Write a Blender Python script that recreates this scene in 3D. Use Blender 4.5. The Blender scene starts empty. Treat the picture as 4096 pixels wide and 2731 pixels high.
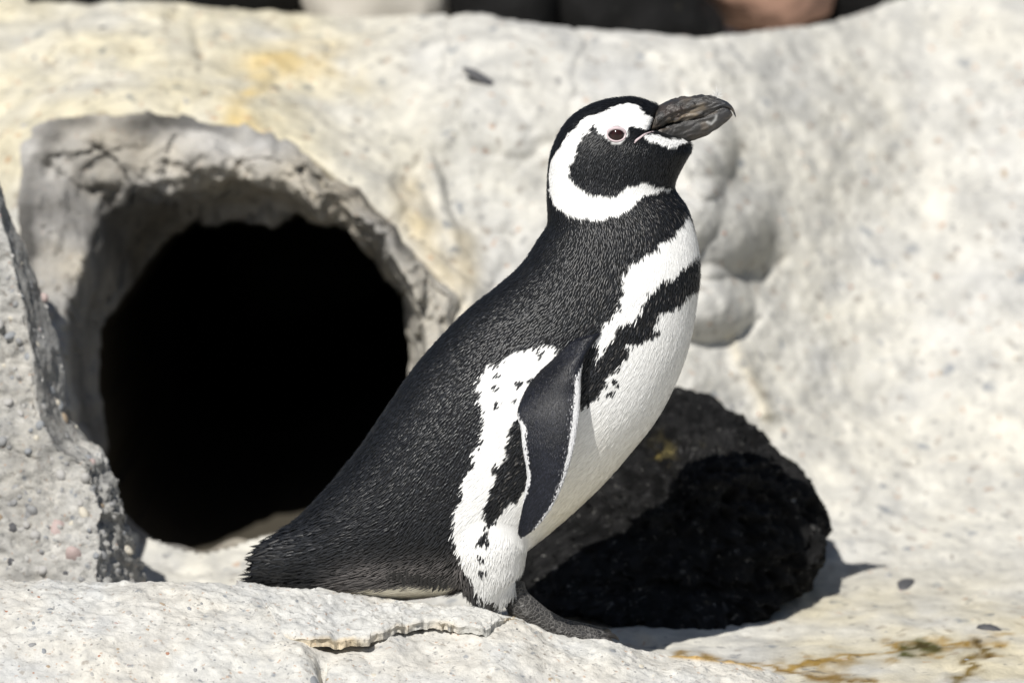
import bpy, math
import numpy as np
from mathutils import Vector, Matrix, kdtree
from mathutils.bvhtree import BVHTree

rng = np.random.default_rng(7)
sc = bpy.context.scene
COL = sc.collection
R = math.radians

# ------------------------------------------------------------------ camera, sky, sun, exposure
PITCH, DIST, LENS = R(10.0), 5.5, 198.0
cam_d = bpy.data.cameras.new('camera')
cam = bpy.data.objects.new('camera', cam_d)
COL.objects.link(cam)
cam.location = (0, -DIST*math.cos(PITCH), DIST*math.sin(PITCH))
cam.rotation_euler = (math.pi/2-PITCH, 0, 0)
cam_d.lens, cam_d.sensor_width = LENS, 36.0
cam_d.clip_start, cam_d.clip_end = 0.1, 500
cam_d.dof.use_dof = True
cam_d.dof.focus_distance = DIST-0.085
cam_d.dof.aperture_fstop = 4.0
sc.camera = cam

TO_SUN = Vector((-0.335, -0.80, 1.0)).normalized()
SUN_EL = math.asin(TO_SUN.z)
world = bpy.data.worlds.new('World'); sc.world = world
world.use_nodes = True
wn = world.node_tree
sky = wn.nodes.new('ShaderNodeTexSky')
sky.sky_type = 'NISHITA'; sky.sun_disc = False
sky.sun_elevation = SUN_EL
sky.sun_rotation = math.atan2(TO_SUN.x, TO_SUN.y)
bg = wn.nodes['Background']; bg.inputs['Strength'].default_value = 0.044
wn.links.new(sky.outputs[0], bg.inputs[0])

sun_d = bpy.data.lights.new('sun', 'SUN')
sun_d.energy, sun_d.angle, sun_d.color = 4.6, R(0.53), (1.0, 0.972, 0.92)
sun = bpy.data.objects.new('sun', sun_d); COL.objects.link(sun)
sun.location = (-2, -5, 7)
sun.rotation_euler = TO_SUN.to_track_quat('Z', 'Y').to_euler()

vs = sc.view_settings
vs.view_transform = 'Standard'; vs.look = 'None'; vs.gamma = 1.0; vs.use_curve_mapping = False
vs.exposure = 0.21
sc.render.engine = 'CYCLES'
sc.cycles.use_denoising = True
sc.cycles.max_bounces = 6

# ------------------------------------------------------------------ survey: photograph measurements -> metres
CAMP = np.array(cam.location)
FWD = np.array((0, math.cos(PITCH), -math.sin(PITCH)))
UPV = np.array((0, math.sin(PITCH), math.cos(PITCH)))
KW = 36.0/LENS
def A(p): return np.asarray(p, float).reshape(-1, 2)
def Dd(p): return A(p)*1.74150
def Z1(p): return A(p)/2.61333+(2100, 350)
def Z2(p): return A(p)/1.74222+(2000, 700)
def Z3(p): return A(p)/1.42545+(1700, 1300)
def Z4(p): return A(p)/1.47+(900, 1900)
def Z6(p): return A(p)/1.02449+(0, 1200)
def Z7(p): return A(p)/1.27387+(2000, 1500)
def Z8(p): return A(p)/1.47+(0, 2250)
def unproj(s, y):
    s = A(s); y = np.broadcast_to(np.asarray(y, float), (len(s),))
    px = (s[:, 0]-2048)/4096*KW; py = (1365.5-s[:, 1])/4096*KW
    d = FWD[None]+px[:, None]*np.array((1, 0, 0))+py[:, None]*UPV
    t = (y-CAMP[1])/d[:, 1]
    return CAMP+d*t[:, None]
def project(p):
    q = np.asarray(p, float)-CAMP
    f = q@FWD
    return np.stack([2048+q[:, 0]/f/KW*4096, 1365.5-(q@UPV)/f/KW*4096], 1)
def cam_ray(s):
    s = A(s)[0]
    d = FWD+(s[0]-2048)/4096*KW*np.array((1, 0, 0))+(1365.5-s[1])/4096*KW*UPV
    return Vector(CAMP), Vector(d).normalized()
def inpoly(p, poly):
    x, y = p[:, 0], p[:, 1]; ins = np.zeros(len(p), bool)
    a = poly; b = np.roll(poly, -1, 0)
    for (x1, y1), (x2, y2) in zip(a, b):
        if y1 == y2: continue
        c = ((y1 > y) != (y2 > y)) & (x < (x2-x1)*(y-y1)/(y2-y1)+x1)
        ins ^= c
    return ins
def polydist(p, poly, closed=True):
    a = poly if closed else poly[:-1]
    b = np.roll(poly, -1, 0) if closed else poly[1:]
    best = np.full(len(p), 1e9)
    for s, e in zip(a, b):
        v = e-s; L = max(v@v, 1e-9)
        t = np.clip(((p-s)@v)/L, 0, 1)
        best = np.minimum(best, np.hypot(*(p-s-t[:, None]*v).T))
    return best
def sstep(a, b, x):
    t = np.clip((x-a)/(b-a), 0, 1); return t*t*(3-2*t)

# ------------------------------------------------------------------ noise in numpy
_perm = rng.permutation(4096)
_val = rng.random(4096)*2-1
def _hash(i, j, k, seed):
    return _perm[(_perm[(_perm[(i+seed*57) & 4095]+j) & 4095]+k) & 4095]
def vnoise(p, seed=0):
    p = np.asarray(p, float); f = np.floor(p).astype(int); t = p-f
    t = t*t*t*(t*(t*6-15)+10)
    r = 0
    for dx in (0, 1):
        for dy in (0, 1):
            for dz in (0, 1):
                w = (t[:, 0] if dx else 1-t[:, 0])*(t[:, 1] if dy else 1-t[:, 1])*(t[:, 2] if dz else 1-t[:, 2])
                r = r+w*_val[_hash(f[:, 0]+dx, f[:, 1]+dy, f[:, 2]+dz, seed)]
    return r
def fbm(p, freq, oct=4, seed=0, gain=.5):
    a, r = 1.0, 0
    for o in range(oct):
        r = r+a*vnoise(p*freq+o*17.3, seed+o); a *= gain; freq *= 2.03
    return r
def worley(p, seed=0):
    p = np.asarray(p, float); f = np.floor(p).astype(int)
    best = np.full(len(p), 9.0); ids = np.zeros(len(p), int)
    for dx in (-1, 0, 1):
        for dy in (-1, 0, 1):
            for dz in (-1, 0, 1):
                c = f+(dx, dy, dz); h = _hash(c[:, 0], c[:, 1], c[:, 2], seed)
                q = c+np.stack([(_val[h]+1)/2, (_val[(h*7+11) & 4095]+1)/2, (_val[(h*13+5) & 4095]+1)/2], 1)
                d = np.linalg.norm(q-p, axis=1); m = d < best
                best[m] = d[m]; ids[m] = h[m]
    return best, ids

# ------------------------------------------------------------------ mesh helpers
def mesh(name, v, f, smooth=True, col=None):
    v = np.asarray(v, float)
    me = bpy.data.meshes.new(name)
    if isinstance(f, np.ndarray):
        k = f.shape[1]
        me.vertices.add(len(v)); me.vertices.foreach_set('co', v.ravel())
        me.loops.add(f.size); me.loops.foreach_set('vertex_index', f.ravel().astype(np.int32))
        me.polygons.add(len(f)); me.polygons.foreach_set('loop_start', np.arange(0, f.size, k, dtype=np.int32))
        me.update(calc_edges=True)
    else:
        me.from_pydata(v.tolist(), [], f); me.update()
    me.validate()
    me.polygons.foreach_set('use_smooth', np.full(len(me.polygons), smooth))
    if col is not None: set_col(me, col)
    return me
def set_col(me, col):
    a = me.color_attributes.new('Col', 'FLOAT_COLOR', 'POINT')
    c = np.ones((len(me.vertices), 4)); c[:, :3] = np.asarray(col)[:, :3]
    a.data.foreach_set('color', c.ravel())
def link(name, me, mat=None, parent=None, **props):
    o = bpy.data.objects.new(name, me); COL.objects.link(o)
    if mat is not None and me is not None and not me.materials: me.materials.append(mat)
    if parent is not None: adopt(o, parent)
    for k, v in props.items(): o[k] = v
    return o
def mat_world(p):
    m = p.matrix_basis.copy()
    while p.parent is not None:
        m = p.parent.matrix_basis @ p.matrix_parent_inverse @ m
        p = p.parent
    return m
def adopt(o, p):
    o.parent = p
    o.matrix_parent_inverse = mat_world(p).inverted()
def gridf(n, m, wrap=False):
    i = np.arange(n-1)[:, None]; j = np.arange(m if wrap else m-1)[None]
    j2 = (j+1) % m
    return np.stack([i*m+j, i*m+j2, (i+1)*m+j2, (i+1)*m+j], -1).reshape(-1, 4)
def capf(v, f, ring, rev):
    c = len(v); v = np.vstack([v, v[ring].mean(0)])
    t = [(ring[i], ring[(i+1) % len(ring)], c) for i in range(len(ring))]
    if rev: t = [x[::-1] for x in t]
    return v, t
def closed_tube(rings):
    """rings: (n, m, 3) -> verts, list of faces, capped at both ends"""
    n, m, _ = rings.shape
    v = rings.reshape(-1, 3); f = [tuple(x) for x in gridf(n, m, True)]
    v, t = capf(v, f, list(range(m)), True); f += t
    v, t = capf(v, f, list(range((n-1)*m, n*m)), False); f += t
    return v, f
def spline(P, n):
    """Catmull-Rom through control rows P, n samples"""
    P = np.asarray(P, float)
    if P.ndim == 1: P = P[:, None]
    k = len(P); t = np.linspace(0, k-1, n); i = np.minimum(t.astype(int), k-2); u = (t-i)[:, None]
    Q = np.vstack([2*P[0]-P[1], P, 2*P[-1]-P[-2]])
    a, b, c, d = Q[i], Q[i+1], Q[i+2], Q[i+3]
    return .5*(2*b+(c-a)*u+(2*a-5*b+4*c-d)*u*u+(3*b-a-3*c+d)*u**3)
def tube(pts, rad, m=16, n=40):
    P = spline(pts, n); r = spline(rad, n)[:, 0]
    T = np.gradient(P, axis=0); T /= np.linalg.norm(T, axis=1)[:, None]
    ref = np.array((0, 1, 0.001)); s = np.cross(T, ref); s /= np.linalg.norm(s, axis=1)[:, None]
    u = np.cross(s, T); a = np.linspace(0, 2*np.pi, m, endpoint=False)
    rings = P[:, None]+r[:, None, None]*(np.cos(a)[None, :, None]*s[:, None]+np.sin(a)[None, :, None]*u[:, None])
    return closed_tube(rings)
def union(name, parts, voxel, smooth_it=3):
    """grow several closed shells into one continuous skin"""
    V, F, o = [], [], 0
    for v, f in parts:
        V.append(v); F += [tuple(int(i)+o for i in x) for x in f]; o += len(v)
    me = mesh(name, np.vstack(V), F)
    ob = bpy.data.objects.new('skin_source', me); COL.objects.link(ob)
    md = ob.modifiers.new('r', 'REMESH'); md.mode = 'VOXEL'; md.voxel_size = voxel
    if smooth_it:
        s = ob.modifiers.new('s', 'SMOOTH'); s.iterations = smooth_it; s.factor = .5
    dg = bpy.context.evaluated_depsgraph_get()
    out = bpy.data.meshes.new_from_object(ob.evaluated_get(dg))
    bpy.data.objects.remove(ob); out.name = name
    out.polygons.foreach_set('use_smooth', np.ones(len(out.polygons), bool))
    return out
def arrays(me):
    v = np.empty(len(me.vertices)*3); me.vertices.foreach_get('co', v)
    n = np.empty(len(me.vertices)*3); me.vertices.foreach_get('normal', n)
    return v.reshape(-1, 3), n.reshape(-1, 3)
_ico = {}
def ico(sub):
    if sub not in _ico:
        import bmesh
        b = bmesh.new(); bmesh.ops.create_icosphere(b, subdivisions=sub, radius=1)
        _ico[sub] = (np.array([v.co[:] for v in b.verts]), np.array([[v.index for v in f.verts] for f in b.faces])); b.free()
    return _ico[sub]

# ------------------------------------------------------------------ materials
def nmat(name, rough=.8, spec=.3):
    m = bpy.data.materials.new(name); m.use_nodes = True
    nt = m.node_tree; b = nt.nodes['Principled BSDF']
    b.inputs['Roughness'].default_value = rough
    b.inputs['Specular IOR Level'].default_value = spec
    return m, nt, b
def node(nt, t, **kw):
    n = nt.nodes.new(t)
    for k, v in kw.items():
        if k in n.inputs.keys(): n.inputs[k].default_value = v
        else: setattr(n, k, v)
    return n
def ramp(nt, src, stops):
    r = nt.nodes.new('ShaderNodeValToRGB'); e = r.color_ramp.elements
    while len(e) < len(stops): e.new(.5)
    for x, (p, c) in zip(e, stops):
        x.position = p; x.color = (*c, 1) if not np.isscalar(c) else (c, c, c, 1)
    nt.links.new(src, r.inputs[0]); return r.outputs[0]
def mixc(nt, fac, a, b, mode='MIX'):
    m = nt.nodes.new('ShaderNodeMix'); m.data_type = 'RGBA'; m.blend_type = mode
    for s, x in ((0, fac), (6, a), (7, b)):
        if hasattr(x, 'is_linked') or hasattr(x, 'links'): nt.links.new(x, m.inputs[s])
        else: m.inputs[s].default_value = x if s == 0 else ((*x, 1) if len(x) == 3 else x)
    return m.outputs[2]
def noise(nt, vec, scale, detail=4, rough=.55, dist=0):
    n = node(nt, 'ShaderNodeTexNoise', Scale=scale, Detail=detail, Roughness=rough, Distortion=dist)
    nt.links.new(vec, n.inputs['Vector']); return n.outputs['Fac']
def coords(nt, scale=(1, 1, 1), rot=(0, 0, 0)):
    t = nt.nodes.new('ShaderNodeTexCoord'); m = nt.nodes.new('ShaderNodeMapping')
    m.inputs['Scale'].default_value = scale; m.inputs['Rotation'].default_value = rot
    nt.links.new(t.outputs['Object'], m.inputs['Vector']); return m.outputs['Vector']
def bump(nt, b, h, strength=.5, dist=.003, prev=None):
    n = node(nt, 'ShaderNodeBump', Strength=strength, Distance=dist)
    nt.links.new(h, n.inputs['Height'])
    if prev: nt.links.new(prev, n.inputs['Normal'])
    nt.links.new(n.outputs[0], b.inputs['Normal']); return n.outputs[0]
def attr(nt, name='Col'):
    a = nt.nodes.new('ShaderNodeAttribute'); a.attribute_name = name; return a

def rock_material(name, base, patch, stain, fleck=1.0, use_attr=True, bs=.6, scale=1.0):
    """rough cast concrete: pale base, cream patches, yellow stain, dark, rusty and blue-grey flecks of aggregate"""
    m, nt, b = nmat(name, .85, .25)
    v = coords(nt)
    c = mixc(nt, ramp(nt, noise(nt, v, 9*scale, 5), [(.38, 0), (.62, 1)]), base, patch)
    c = mixc(nt, ramp(nt, noise(nt, v, 5.3*scale, 6, .6, .4), [(.56, 0), (.74, .75)]), c, stain)
    c = mixc(nt, ramp(nt, noise(nt, v, 55*scale, 5, .65), [(.35, .7), (.62, 0)]), c, tuple(x*.60 for x in base))
    c = mixc(nt, ramp(nt, noise(nt, v, 23*scale, 5, .7, .5), [(.50, 0), (.72, .6)]), c, tuple(x*.74 for x in stain))
    wob = node(nt, 'ShaderNodeTexNoise', Scale=130*scale, Detail=3, Roughness=.6); nt.links.new(v, wob.inputs['Vector'])
    wv = node(nt, 'ShaderNodeVectorMath', operation='MULTIPLY_ADD'); nt.links.new(wob.outputs['Color'], wv.inputs[0]); wv.inputs[1].default_value = (.012/scale,)*3; nt.links.new(v, wv.inputs[2])
    for k, (sc_, thr, cc) in enumerate(((150, .2, (.17, .17, .175)), (95, .19, (.25, .22, .19)), (120, .15, (.40, .24, .15)), (60, .15, (.16, .18, .21)))):
        vo = node(nt, 'ShaderNodeTexVoronoi', Scale=sc_*scale, Randomness=1.0)
        nt.links.new(wv.outputs[0], vo.inputs['Vector'])
        d = ramp(nt, vo.outputs['Distance'], [(thr*.6, 1), (thr*1.5, 0)])
        sep = nt.nodes.new('ShaderNodeSeparateColor'); nt.links.new(vo.outputs['Color'], sep.inputs[0])
        pick = ramp(nt, sep.outputs[k % 3], [(.62-.14*fleck, 0), (.70-.14*fleck, min(1, .85*fleck))])
        mu = node(nt, 'ShaderNodeMath', operation='MULTIPLY')
        nt.links.new(d, mu.inputs[0]); nt.links.new(pick, mu.inputs[1])
        c = mixc(nt, mu.outputs[0], c, cc)
    if use_attr:
        c = mixc(nt, 1.0, c, attr(nt).outputs['Color'], 'MULTIPLY')
    nt.links.new(c, b.inputs['Base Color'])
    n1 = bump(nt, b, noise(nt, v, 70*scale, 6, .7), bs, .006)
    bump(nt, b, noise(nt, v, 420*scale, 3, .6), bs*.5, .0015, n1)
    return m
M_ledge = rock_material('pale ledge concrete', (.60, .595, .57), (.62, .605, .56), (.50, .512, .525), .8)
M_wall = rock_material('weathered wall concrete', (.565, .555, .525), (.61, .585, .515), (.48, .482, .478), .8, scale=.42)
M_rim = rock_material('broken concrete edge', (.37, .36, .345), (.32, .305, .28), (.42, .40, .36), .5, bs=1.0)
M_jamb = rock_material('grey aggregate concrete', (.50, .49, .465), (.53, .505, .455), (.40, .40, .39), .8, bs=.9)
def plain(name, c, rough=.6, spec=.4, var=.25, sc_=60, bs=.3):
    m, nt, b = nmat(name, rough, spec); v = coords(nt)
    n = noise(nt, v, sc_, 5, .6)
    nt.links.new(mixc(nt, n, tuple(x*(1-var) for x in c), tuple(min(1, x*(1+var)) for x in c)), b.inputs['Base Color'])
    bump(nt, b, noise(nt, v, sc_*4, 4, .6), bs, .002); return m
M_tunnel = plain('shade darkened tunnel rock', (.07, .062, .048), .95, .05)  # very dark colour paints in the shade inside the burrow
def lava_material(name, base, speck, grain=150, depth=.004):
    m, nt, b = nmat(name, .8, .2); v = coords(nt)
    c = mixc(nt, ramp(nt, noise(nt, v, 14, 5), [(.4, 0), (.65, 1)]), base, tuple(x*1.7 for x in base))
    c = mixc(nt, ramp(nt, noise(nt, v, grain, 4, .75), [(.60, 0), (.72, .6)]), c, speck)
    c = mixc(nt, ramp(nt, noise(nt, v, 26, 6, .7), [(.64, 0), (.74, .45)]), c, (.20, .18, .12))
    c = mixc(nt, ramp(nt, noise(nt, v, 70, 3, .8, .6), [(.66, 0), (.74, .7)]), c, tuple(x*1.35 for x in speck))
    nt.links.new(mixc(nt, 1, c, attr(nt).outputs['Color'], 'MULTIPLY'), b.inputs['Base Color'])
    n1 = bump(nt, b, noise(nt, v, grain*.7, 6, .75), 1.0, depth)
    return m
M_lava = lava_material('vesicular black lava', (.007, .0068, .0068), (.05, .05, .048))
M_rock = lava_material('pitted lava rock', (.0078, .0076, .0076), (.20, .195, .18), 85, .013)
M_brown = plain('reddish brown stone', (.36, .215, .155), .8, .3, .3, 20)
M_slate = plain('pale beige stone', (.46, .43, .38), .85, .3, .2, 12)
PEB = [plain('pebble '+n, c, .55, .4, .25, 90) for n, c in (
    ('blue grey', (.24, .25, .262)), ('pale grey', (.38, .37, .355)), ('tan', (.36, .28, .20)), ('rust', (.34, .17, .11)),
    ('pink', (.42, .33, .31)), ('dark', (.07, .07, .075)), ('cream', (.52, .48, .40)), ('mid grey', (.25, .25, .25)))]

# ------------------------------------------------------------------ rock terrain behind: floor, wall, crest
NU, NV = 420, 330
cols = np.concatenate([np.linspace(-1500, -320, 26)[:-1], np.linspace(-320, 2680, NU), np.linspace(2680, 3900, 26)[1:]])
NU = len(cols)
Lr = np.array([1750, 1568, 1450, 1350, 1260, 1150, 1000, 784, 600, 400, 250, 120, 50, -150, -400])[::-1]
Ly = np.array([-.42, -.06, .16, .36, .46, .53, .59, .65, .70, .77, .84, .93, 1.05, 1.3, 1.6])[::-1]
Ry = np.array([-.42, -.06, .17, .38, .52, .63, .74, .86, .95, 1.04, 1.12, 1.20, 1.25, 1.38, 1.55])[::-1]
def smooth_interp(x, xs, ys):
    return (np.interp(x-40, xs, ys)+np.interp(x, xs, ys)*2+np.interp(x+40, xs, ys))/4
cr_c = np.array([-1500, 0, 350, 700, 1050, 1300, 1640, 1800, 1900, 2080, 2352, 2750, 3900])
cr_r = np.array([20, 8, 13, 25, 46, 70, 88, 66, 55, -5, -120, -240, -300])
arch_O = A([(20, 1010), (35, 900), (48, 760), (55, 600), (48, 500), (45, 430), (60, 340), (120, 290), (200, 262), (270, 264), (340, 256), (400, 272), (480, 285), (560, 292),
            (620, 312), (680, 340), (730, 375), (770, 410), (840, 460), (890, 510), (930, 560), (980, 610), (1045, 680), (1050, 800), (1030, 950), (985, 1080),
            (900, 1170), (800, 1212), (700, 1230), (610, 1240), (540, 1254), (465, 1272), (400, 1258), (300, 1225), (160, 1150), (70, 1090)])
arch_I = A([(243, 1010), (236, 900), (230, 820), (232, 760), (268, 690), (310, 640), (350, 590), (400, 545), (450, 522), (520, 506), (600, 497), (660, 495), (720, 505),
            (780, 530), (830, 560), (870, 610), (905, 650), (917, 700), (925, 760), (935, 800), (940, 860), (945, 950), (930, 1050), (880, 1130), (800, 1190),
            (700, 1215), (620, 1231), (540, 1246), (465, 1263), (400, 1250), (310, 1215), (270, 1130)])
def lipy(row): return np.interp(row, [250, 600, 1000, 1250], [.735, .63, .53, .46])
crest = np.interp(cols, cr_c, cr_r)
q = np.linspace(0, 1, NV)
CC, QQ = np.meshgrid(cols, q)
RR = 1750+(crest[None]-1750)*QQ
wr = sstep(1500, 2150, CC)
YY = smooth_interp(RR, Lr, Ly)*(1-wr)+smooth_interp(RR, Lr, Ry)*wr
cp = np.stack([CC.ravel(), RR.ravel()], 1)
# forms seen on the wall: (column, row, radius, towards the camera)
for cx, cy, rr, am in ((820, 420, 190, .035), (1120, 260, 120, .03),
                       (300, 130, 260, .03), (1500, 900, 140, .03), (1850, 300, 200, .015), (2200, 700, 220, .03), (2000, 1180, 140, .012)):
    YY -= am*np.exp(-(((CC-cx)**2+(RR-cy)**2)/rr**2)**1.5)
for cx, cy, rx, ry, am in ((1640, 520, 150, 118, .060), (1625, 695, 108, 88, .052), (1630, 345, 66, 105, .045), (1560, 440, 110, 150, .04)):
    YY -= am*np.clip(1-((CC-cx)/rx)**2-((RR-cy)/ry)**2+.05*np.sin(CC/23)*np.sin(RR/31), 0, 1)**.80
for (a, b, w, am) in (((1800, 590), (1755, 630), 14, .010), ((1735, 740), (1680, 785), 12, .008),
                      ((1690, 790), (1760, 950), 20, -.016), ((560, 180), (545, 300), 12, .008), ((560, 180), (700, 120), 14, .006), ((980, 330), (1080, 680), 16, -.015)):
    dd = polydist(cp, A([a, b]), False).reshape(CC.shape)
    YY += am*np.exp(-(dd/w)**2)
pd = polydist(cp, arch_O).reshape(CC.shape)
ins = inpoly(cp, arch_O).reshape(CC.shape)
sd = np.where(ins, -pd, pd)
lip = lipy(RR)
pull = (1-sstep(0, 150, sd))*sstep(1300, 1180, RR)
YY = YY*(1-pull)+np.minimum(lip, YY)*pull
YY += np.where(sd < 0, np.minimum(-sd, 40)/2352*3.2, 0)*sstep(1240, 1170, RR)
P = unproj(np.stack([CC.ravel(), RR.ravel()], 1)*1.7415, YY.ravel())
last = P.reshape(NV, NU, 3)[-1]
back = []
for dy, dz in ((.03, -.004), (.08, -.022), (.16, -.05), (.3, -.07), (.6, -.08), (1.2, -.06), (2.5, .0), (6, .1), (20, .3)):
    back.append(last+(0, dy, dz))
P = np.vstack([P]+back); NVt = NV+len(back)
wrr = np.ones(len(P)); wrr[:NV*NU] = sstep(1420, 1700, CC).ravel()
nz = .012*fbm(P, 5, 3, 3)*(1-.5*wrr)+.0035*fbm(P, 26, 3, 9)+.0022*fbm(P, 90, 2, 12)+(-.007*np.exp(-(fbm(P, 7, 3, 14)/.10)**2)+.004*np.clip(fbm(P, 14, 3, 16), 0, 1))*(1-.85*wrr)
near = np.ones(len(P))
near[:NV*NU] = np.clip(.7+sstep(0, 120, np.abs(sd).ravel())*.3, 0, 1)
P = P+np.array((0, -.75, .66))*(nz*near)[:, None]
F = gridf(NVt, NU)
sdv = np.full(len(P), 99.0); sdv[:NV*NU] = sd.ravel()
rowv = np.full(len(P), 0.); rowv[:NV*NU] = RR.ravel()
F = F[~(sdv[F] < np.where(rowv[F] > 1175, -2, -28)).all(1)]
# real stains: yellow algae wash at top left and along the bottom right seep; also painted shade at the wall lumps
tint = np.ones((len(P), 3)); c2 = np.zeros((len(P), 2)); c2[:NV*NU] = cp; c2[NV*NU:] = np.tile(np.stack([cols, crest], 1), (len(back), 1))
def wash(w, c):
    global tint
    w = np.clip(w, 0, 1)[:, None]; tint = tint*(1-w)+tint*np.array(c)*w
n1 = fbm(P, 11, 4, 31)
wash((1-sstep(500, 1250, c2[:, 0]))*sstep(900, 300, c2[:, 1])*(.75+.5*n1), (1.05, .985, .80))
wash(np.exp(-(polydist(c2, A([(545, 330), (560, 190), (640, 135), (760, 130), (800, 165)]), False)/40)**2)*(.45+.9*fbm(P, 22, 4, 33)+.5*n1), (1.0, .86, .58))
wash(np.exp(-(polydist(c2, A([(930, 430), (1000, 600), (1075, 700), (1060, 560)]), False)/40)**2)*(.6+.6*n1), (1.02, .88, .62))
wash(sstep(1250, 1420, c2[:, 1])*sstep(1700, 1900, c2[:, 0])*(.7+.6*n1), (1.03, .96, .78))
seep = polydist(c2+np.stack([fbm(P, 40, 3, 41), fbm(P, 40, 3, 44)], 1)*22, A([(1800, 1535), (1950, 1520), (2080, 1490), (2180, 1478), (2300, 1470)]), False)
wash(np.exp(-(seep/13)**2)*(.75+.8*n1), (.55, .38, .12))
seep2 = polydist(c2+np.stack([fbm(P, 40, 3, 51), fbm(P, 40, 3, 54)], 1)*22, A([(2260, 1480), (2245, 1510), (2215, 1545), (2200, 1560)]), False)
wash(np.exp(-(seep2/14)**2)*1.1, (.30, .22, .07))
seep3 = polydist(c2+np.stack([fbm(P, 40, 3, 61), fbm(P, 40, 3, 64)], 1)*14, A([(2075, 1503), (2125, 1488), (2150, 1492)]), False)
wash(np.exp(-(seep3/13)**2)*1.2, (.16, .17, .05))
seep4 = polydist(c2+np.stack([fbm(P, 40, 3, 71), fbm(P, 40, 3, 74)], 1)*10, A([(1560, 1508), (1640, 1520), (1740, 1528), (1860, 1555), (2000, 1570)]), False)
wash(np.exp(-(seep4/9)**2)*1.1, (.45, .30, .10))
wash(np.exp(-(polydist(c2, A([(1760, 560), (1740, 600)]), False)/50)**2)*.6+np.exp(-(polydist(c2, A([(1690, 340), (1680, 410), (1640, 380)]), False)/34)**2)*.7, (.62, .61, .58))  # shade at the lumps' right edge and crease, painted into the tint
wash(np.exp(-(((c2[:, 0]-1680)/120)**2+((c2[:, 1]-560)/110)**2)**2)*.8, (.72, .72, .715))
wash(np.exp(-(((c2[:, 0]-1120)/120)**2+((c2[:, 1]-330)/170)**2)**2)*(.65+.7*n1), (.80, .81, .82))
wash(np.exp(-(((c2[:, 0]-820)/130)**2+((c2[:, 1]-330)/90)**2)**2)*(.4+.7*n1), (.88, .89, .90))
wash(np.exp(-(polydist(c2, A([(1680, 775), (1700, 830), (1745, 900), (1760, 960)]), False)/15)**2)*.6, (1.10, 1.02, .86))
tint = np.clip(tint, 0, 1.15)
me = mesh('rock_wall', P, F, True, tint)
rock_wall = link('rock_wall', me, M_wall, kind='structure', label='pale weathered concrete rock wall with a round burrow hole')
wall_bvh = BVHTree.FromPolygons(P.tolist(), F.tolist())

# burrow rim: broken thickness of the concrete around the hole, then the tunnel
NA = 460
def by_angle(poly, n):
    c = np.array((590., 880.)); d = poly-c; a = np.unwrap(np.arctan2(d[:, 1], d[:, 0])); r = np.hypot(*d.T)
    if a[-1] < a[0]: a, r = a[::-1], r[::-1]
    aa = np.concatenate([a-2*np.pi, a, a+2*np.pi]); rr = np.tile(r, 3)
    t = np.linspace(-np.pi, np.pi, n, endpoint=False)
    o = np.argsort(aa); rad = np.interp(t, aa[o], rr[o])
    rad = (np.roll(rad, 1)+2*rad+np.roll(rad, -1))/4
    return c+rad[:, None]*np.stack([np.cos(t), np.sin(t)], 1)
cO, cI = by_angle(arch_O, NA), by_angle(arch_I, NA)
jo = (fbm(np.c_[cO*.012, np.zeros(NA)], 1, 4, 71)*13+fbm(np.c_[cO*.05, np.zeros(NA)], 1, 2, 75)*5)*sstep(1180, 1000, cO[:, 1])
cO = cO+(cO-(590, 880))/np.hypot(*(cO-(590, 880)).T)[:, None]*jo[:, None]
ji = (fbm(np.c_[cI*.015, np.zeros(NA)], 1, 4, 73)*9)*sstep(1180, 1000, cI[:, 1])
cI = cI+(cI-(590, 880))/np.hypot(*(cI-(590, 880)).T)[:, None]*ji[:, None]
rings = []
fs = np.concatenate([[-.05], np.linspace(0, 1, 56)])
for f in fs:
    c = cO*(1-f)+cI*f
    row = c[:, 1]
    fr = max(f, 0)
    yy = lipy(cO[:, 1])-.045*math.sin(min(fr/.5, 1)*math.pi/2)+.19*sstep(.56, 1.1, fr)+(.03 if f < 0 else 0)
    floor = sstep(1180, 1240, cO[:, 1])
    yy = yy*(1-floor)+(lipy(cO[:, 1])+.02+.10*fr)*floor
    p = unproj(c*1.7415, yy)
    amp = min(1, max(0, fr)*5)
    wf, wi = worley(p*(13, 10, 13), 5)
    step = (_val[wi] * .5 + .5)
    nn = (.020*fbm(p, 8, 2, 77)+.030*(step-.5)+.014*fbm(p, 34, 4, 81)+.007*fbm(p, 110, 2, 85))*(1-.85*floor)
    p = p+np.array((0, -.8, -.1))*(nn*amp)[:, None]+np.array((0, 0, -.010))*(vnoise(p*30, 90)*amp)[:, None]
    rings.append(p)
rings.append(rings[-1]+(0, .01, -.004))
rimv = np.array(rings)
rc = np.ones((len(rings)*NA, 3))
pp = rimv.reshape(-1, 3); mottled = fbm(pp, 12, 4, 101)
rc *= np.clip(1.05+.5*mottled, .5, 1.6)[:, None]
fu = np.repeat(np.concatenate([fs, [1]]), NA)
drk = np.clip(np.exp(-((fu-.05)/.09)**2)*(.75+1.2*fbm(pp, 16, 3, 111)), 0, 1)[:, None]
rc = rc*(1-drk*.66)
brn = np.clip(.5+1.4*fbm(pp, 7, 3, 121), 0, 1)[:, None]
rc = rc*(1-brn+brn*np.array((1.02, .97, .87)))
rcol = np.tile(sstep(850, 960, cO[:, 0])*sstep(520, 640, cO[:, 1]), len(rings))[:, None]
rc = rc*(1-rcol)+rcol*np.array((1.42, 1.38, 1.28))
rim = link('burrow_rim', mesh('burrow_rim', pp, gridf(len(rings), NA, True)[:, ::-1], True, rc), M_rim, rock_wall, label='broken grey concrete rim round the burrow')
base = rings[-1]; ctr = base.mean(0)
tr = [base+(0, -.012, 0)]
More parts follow.
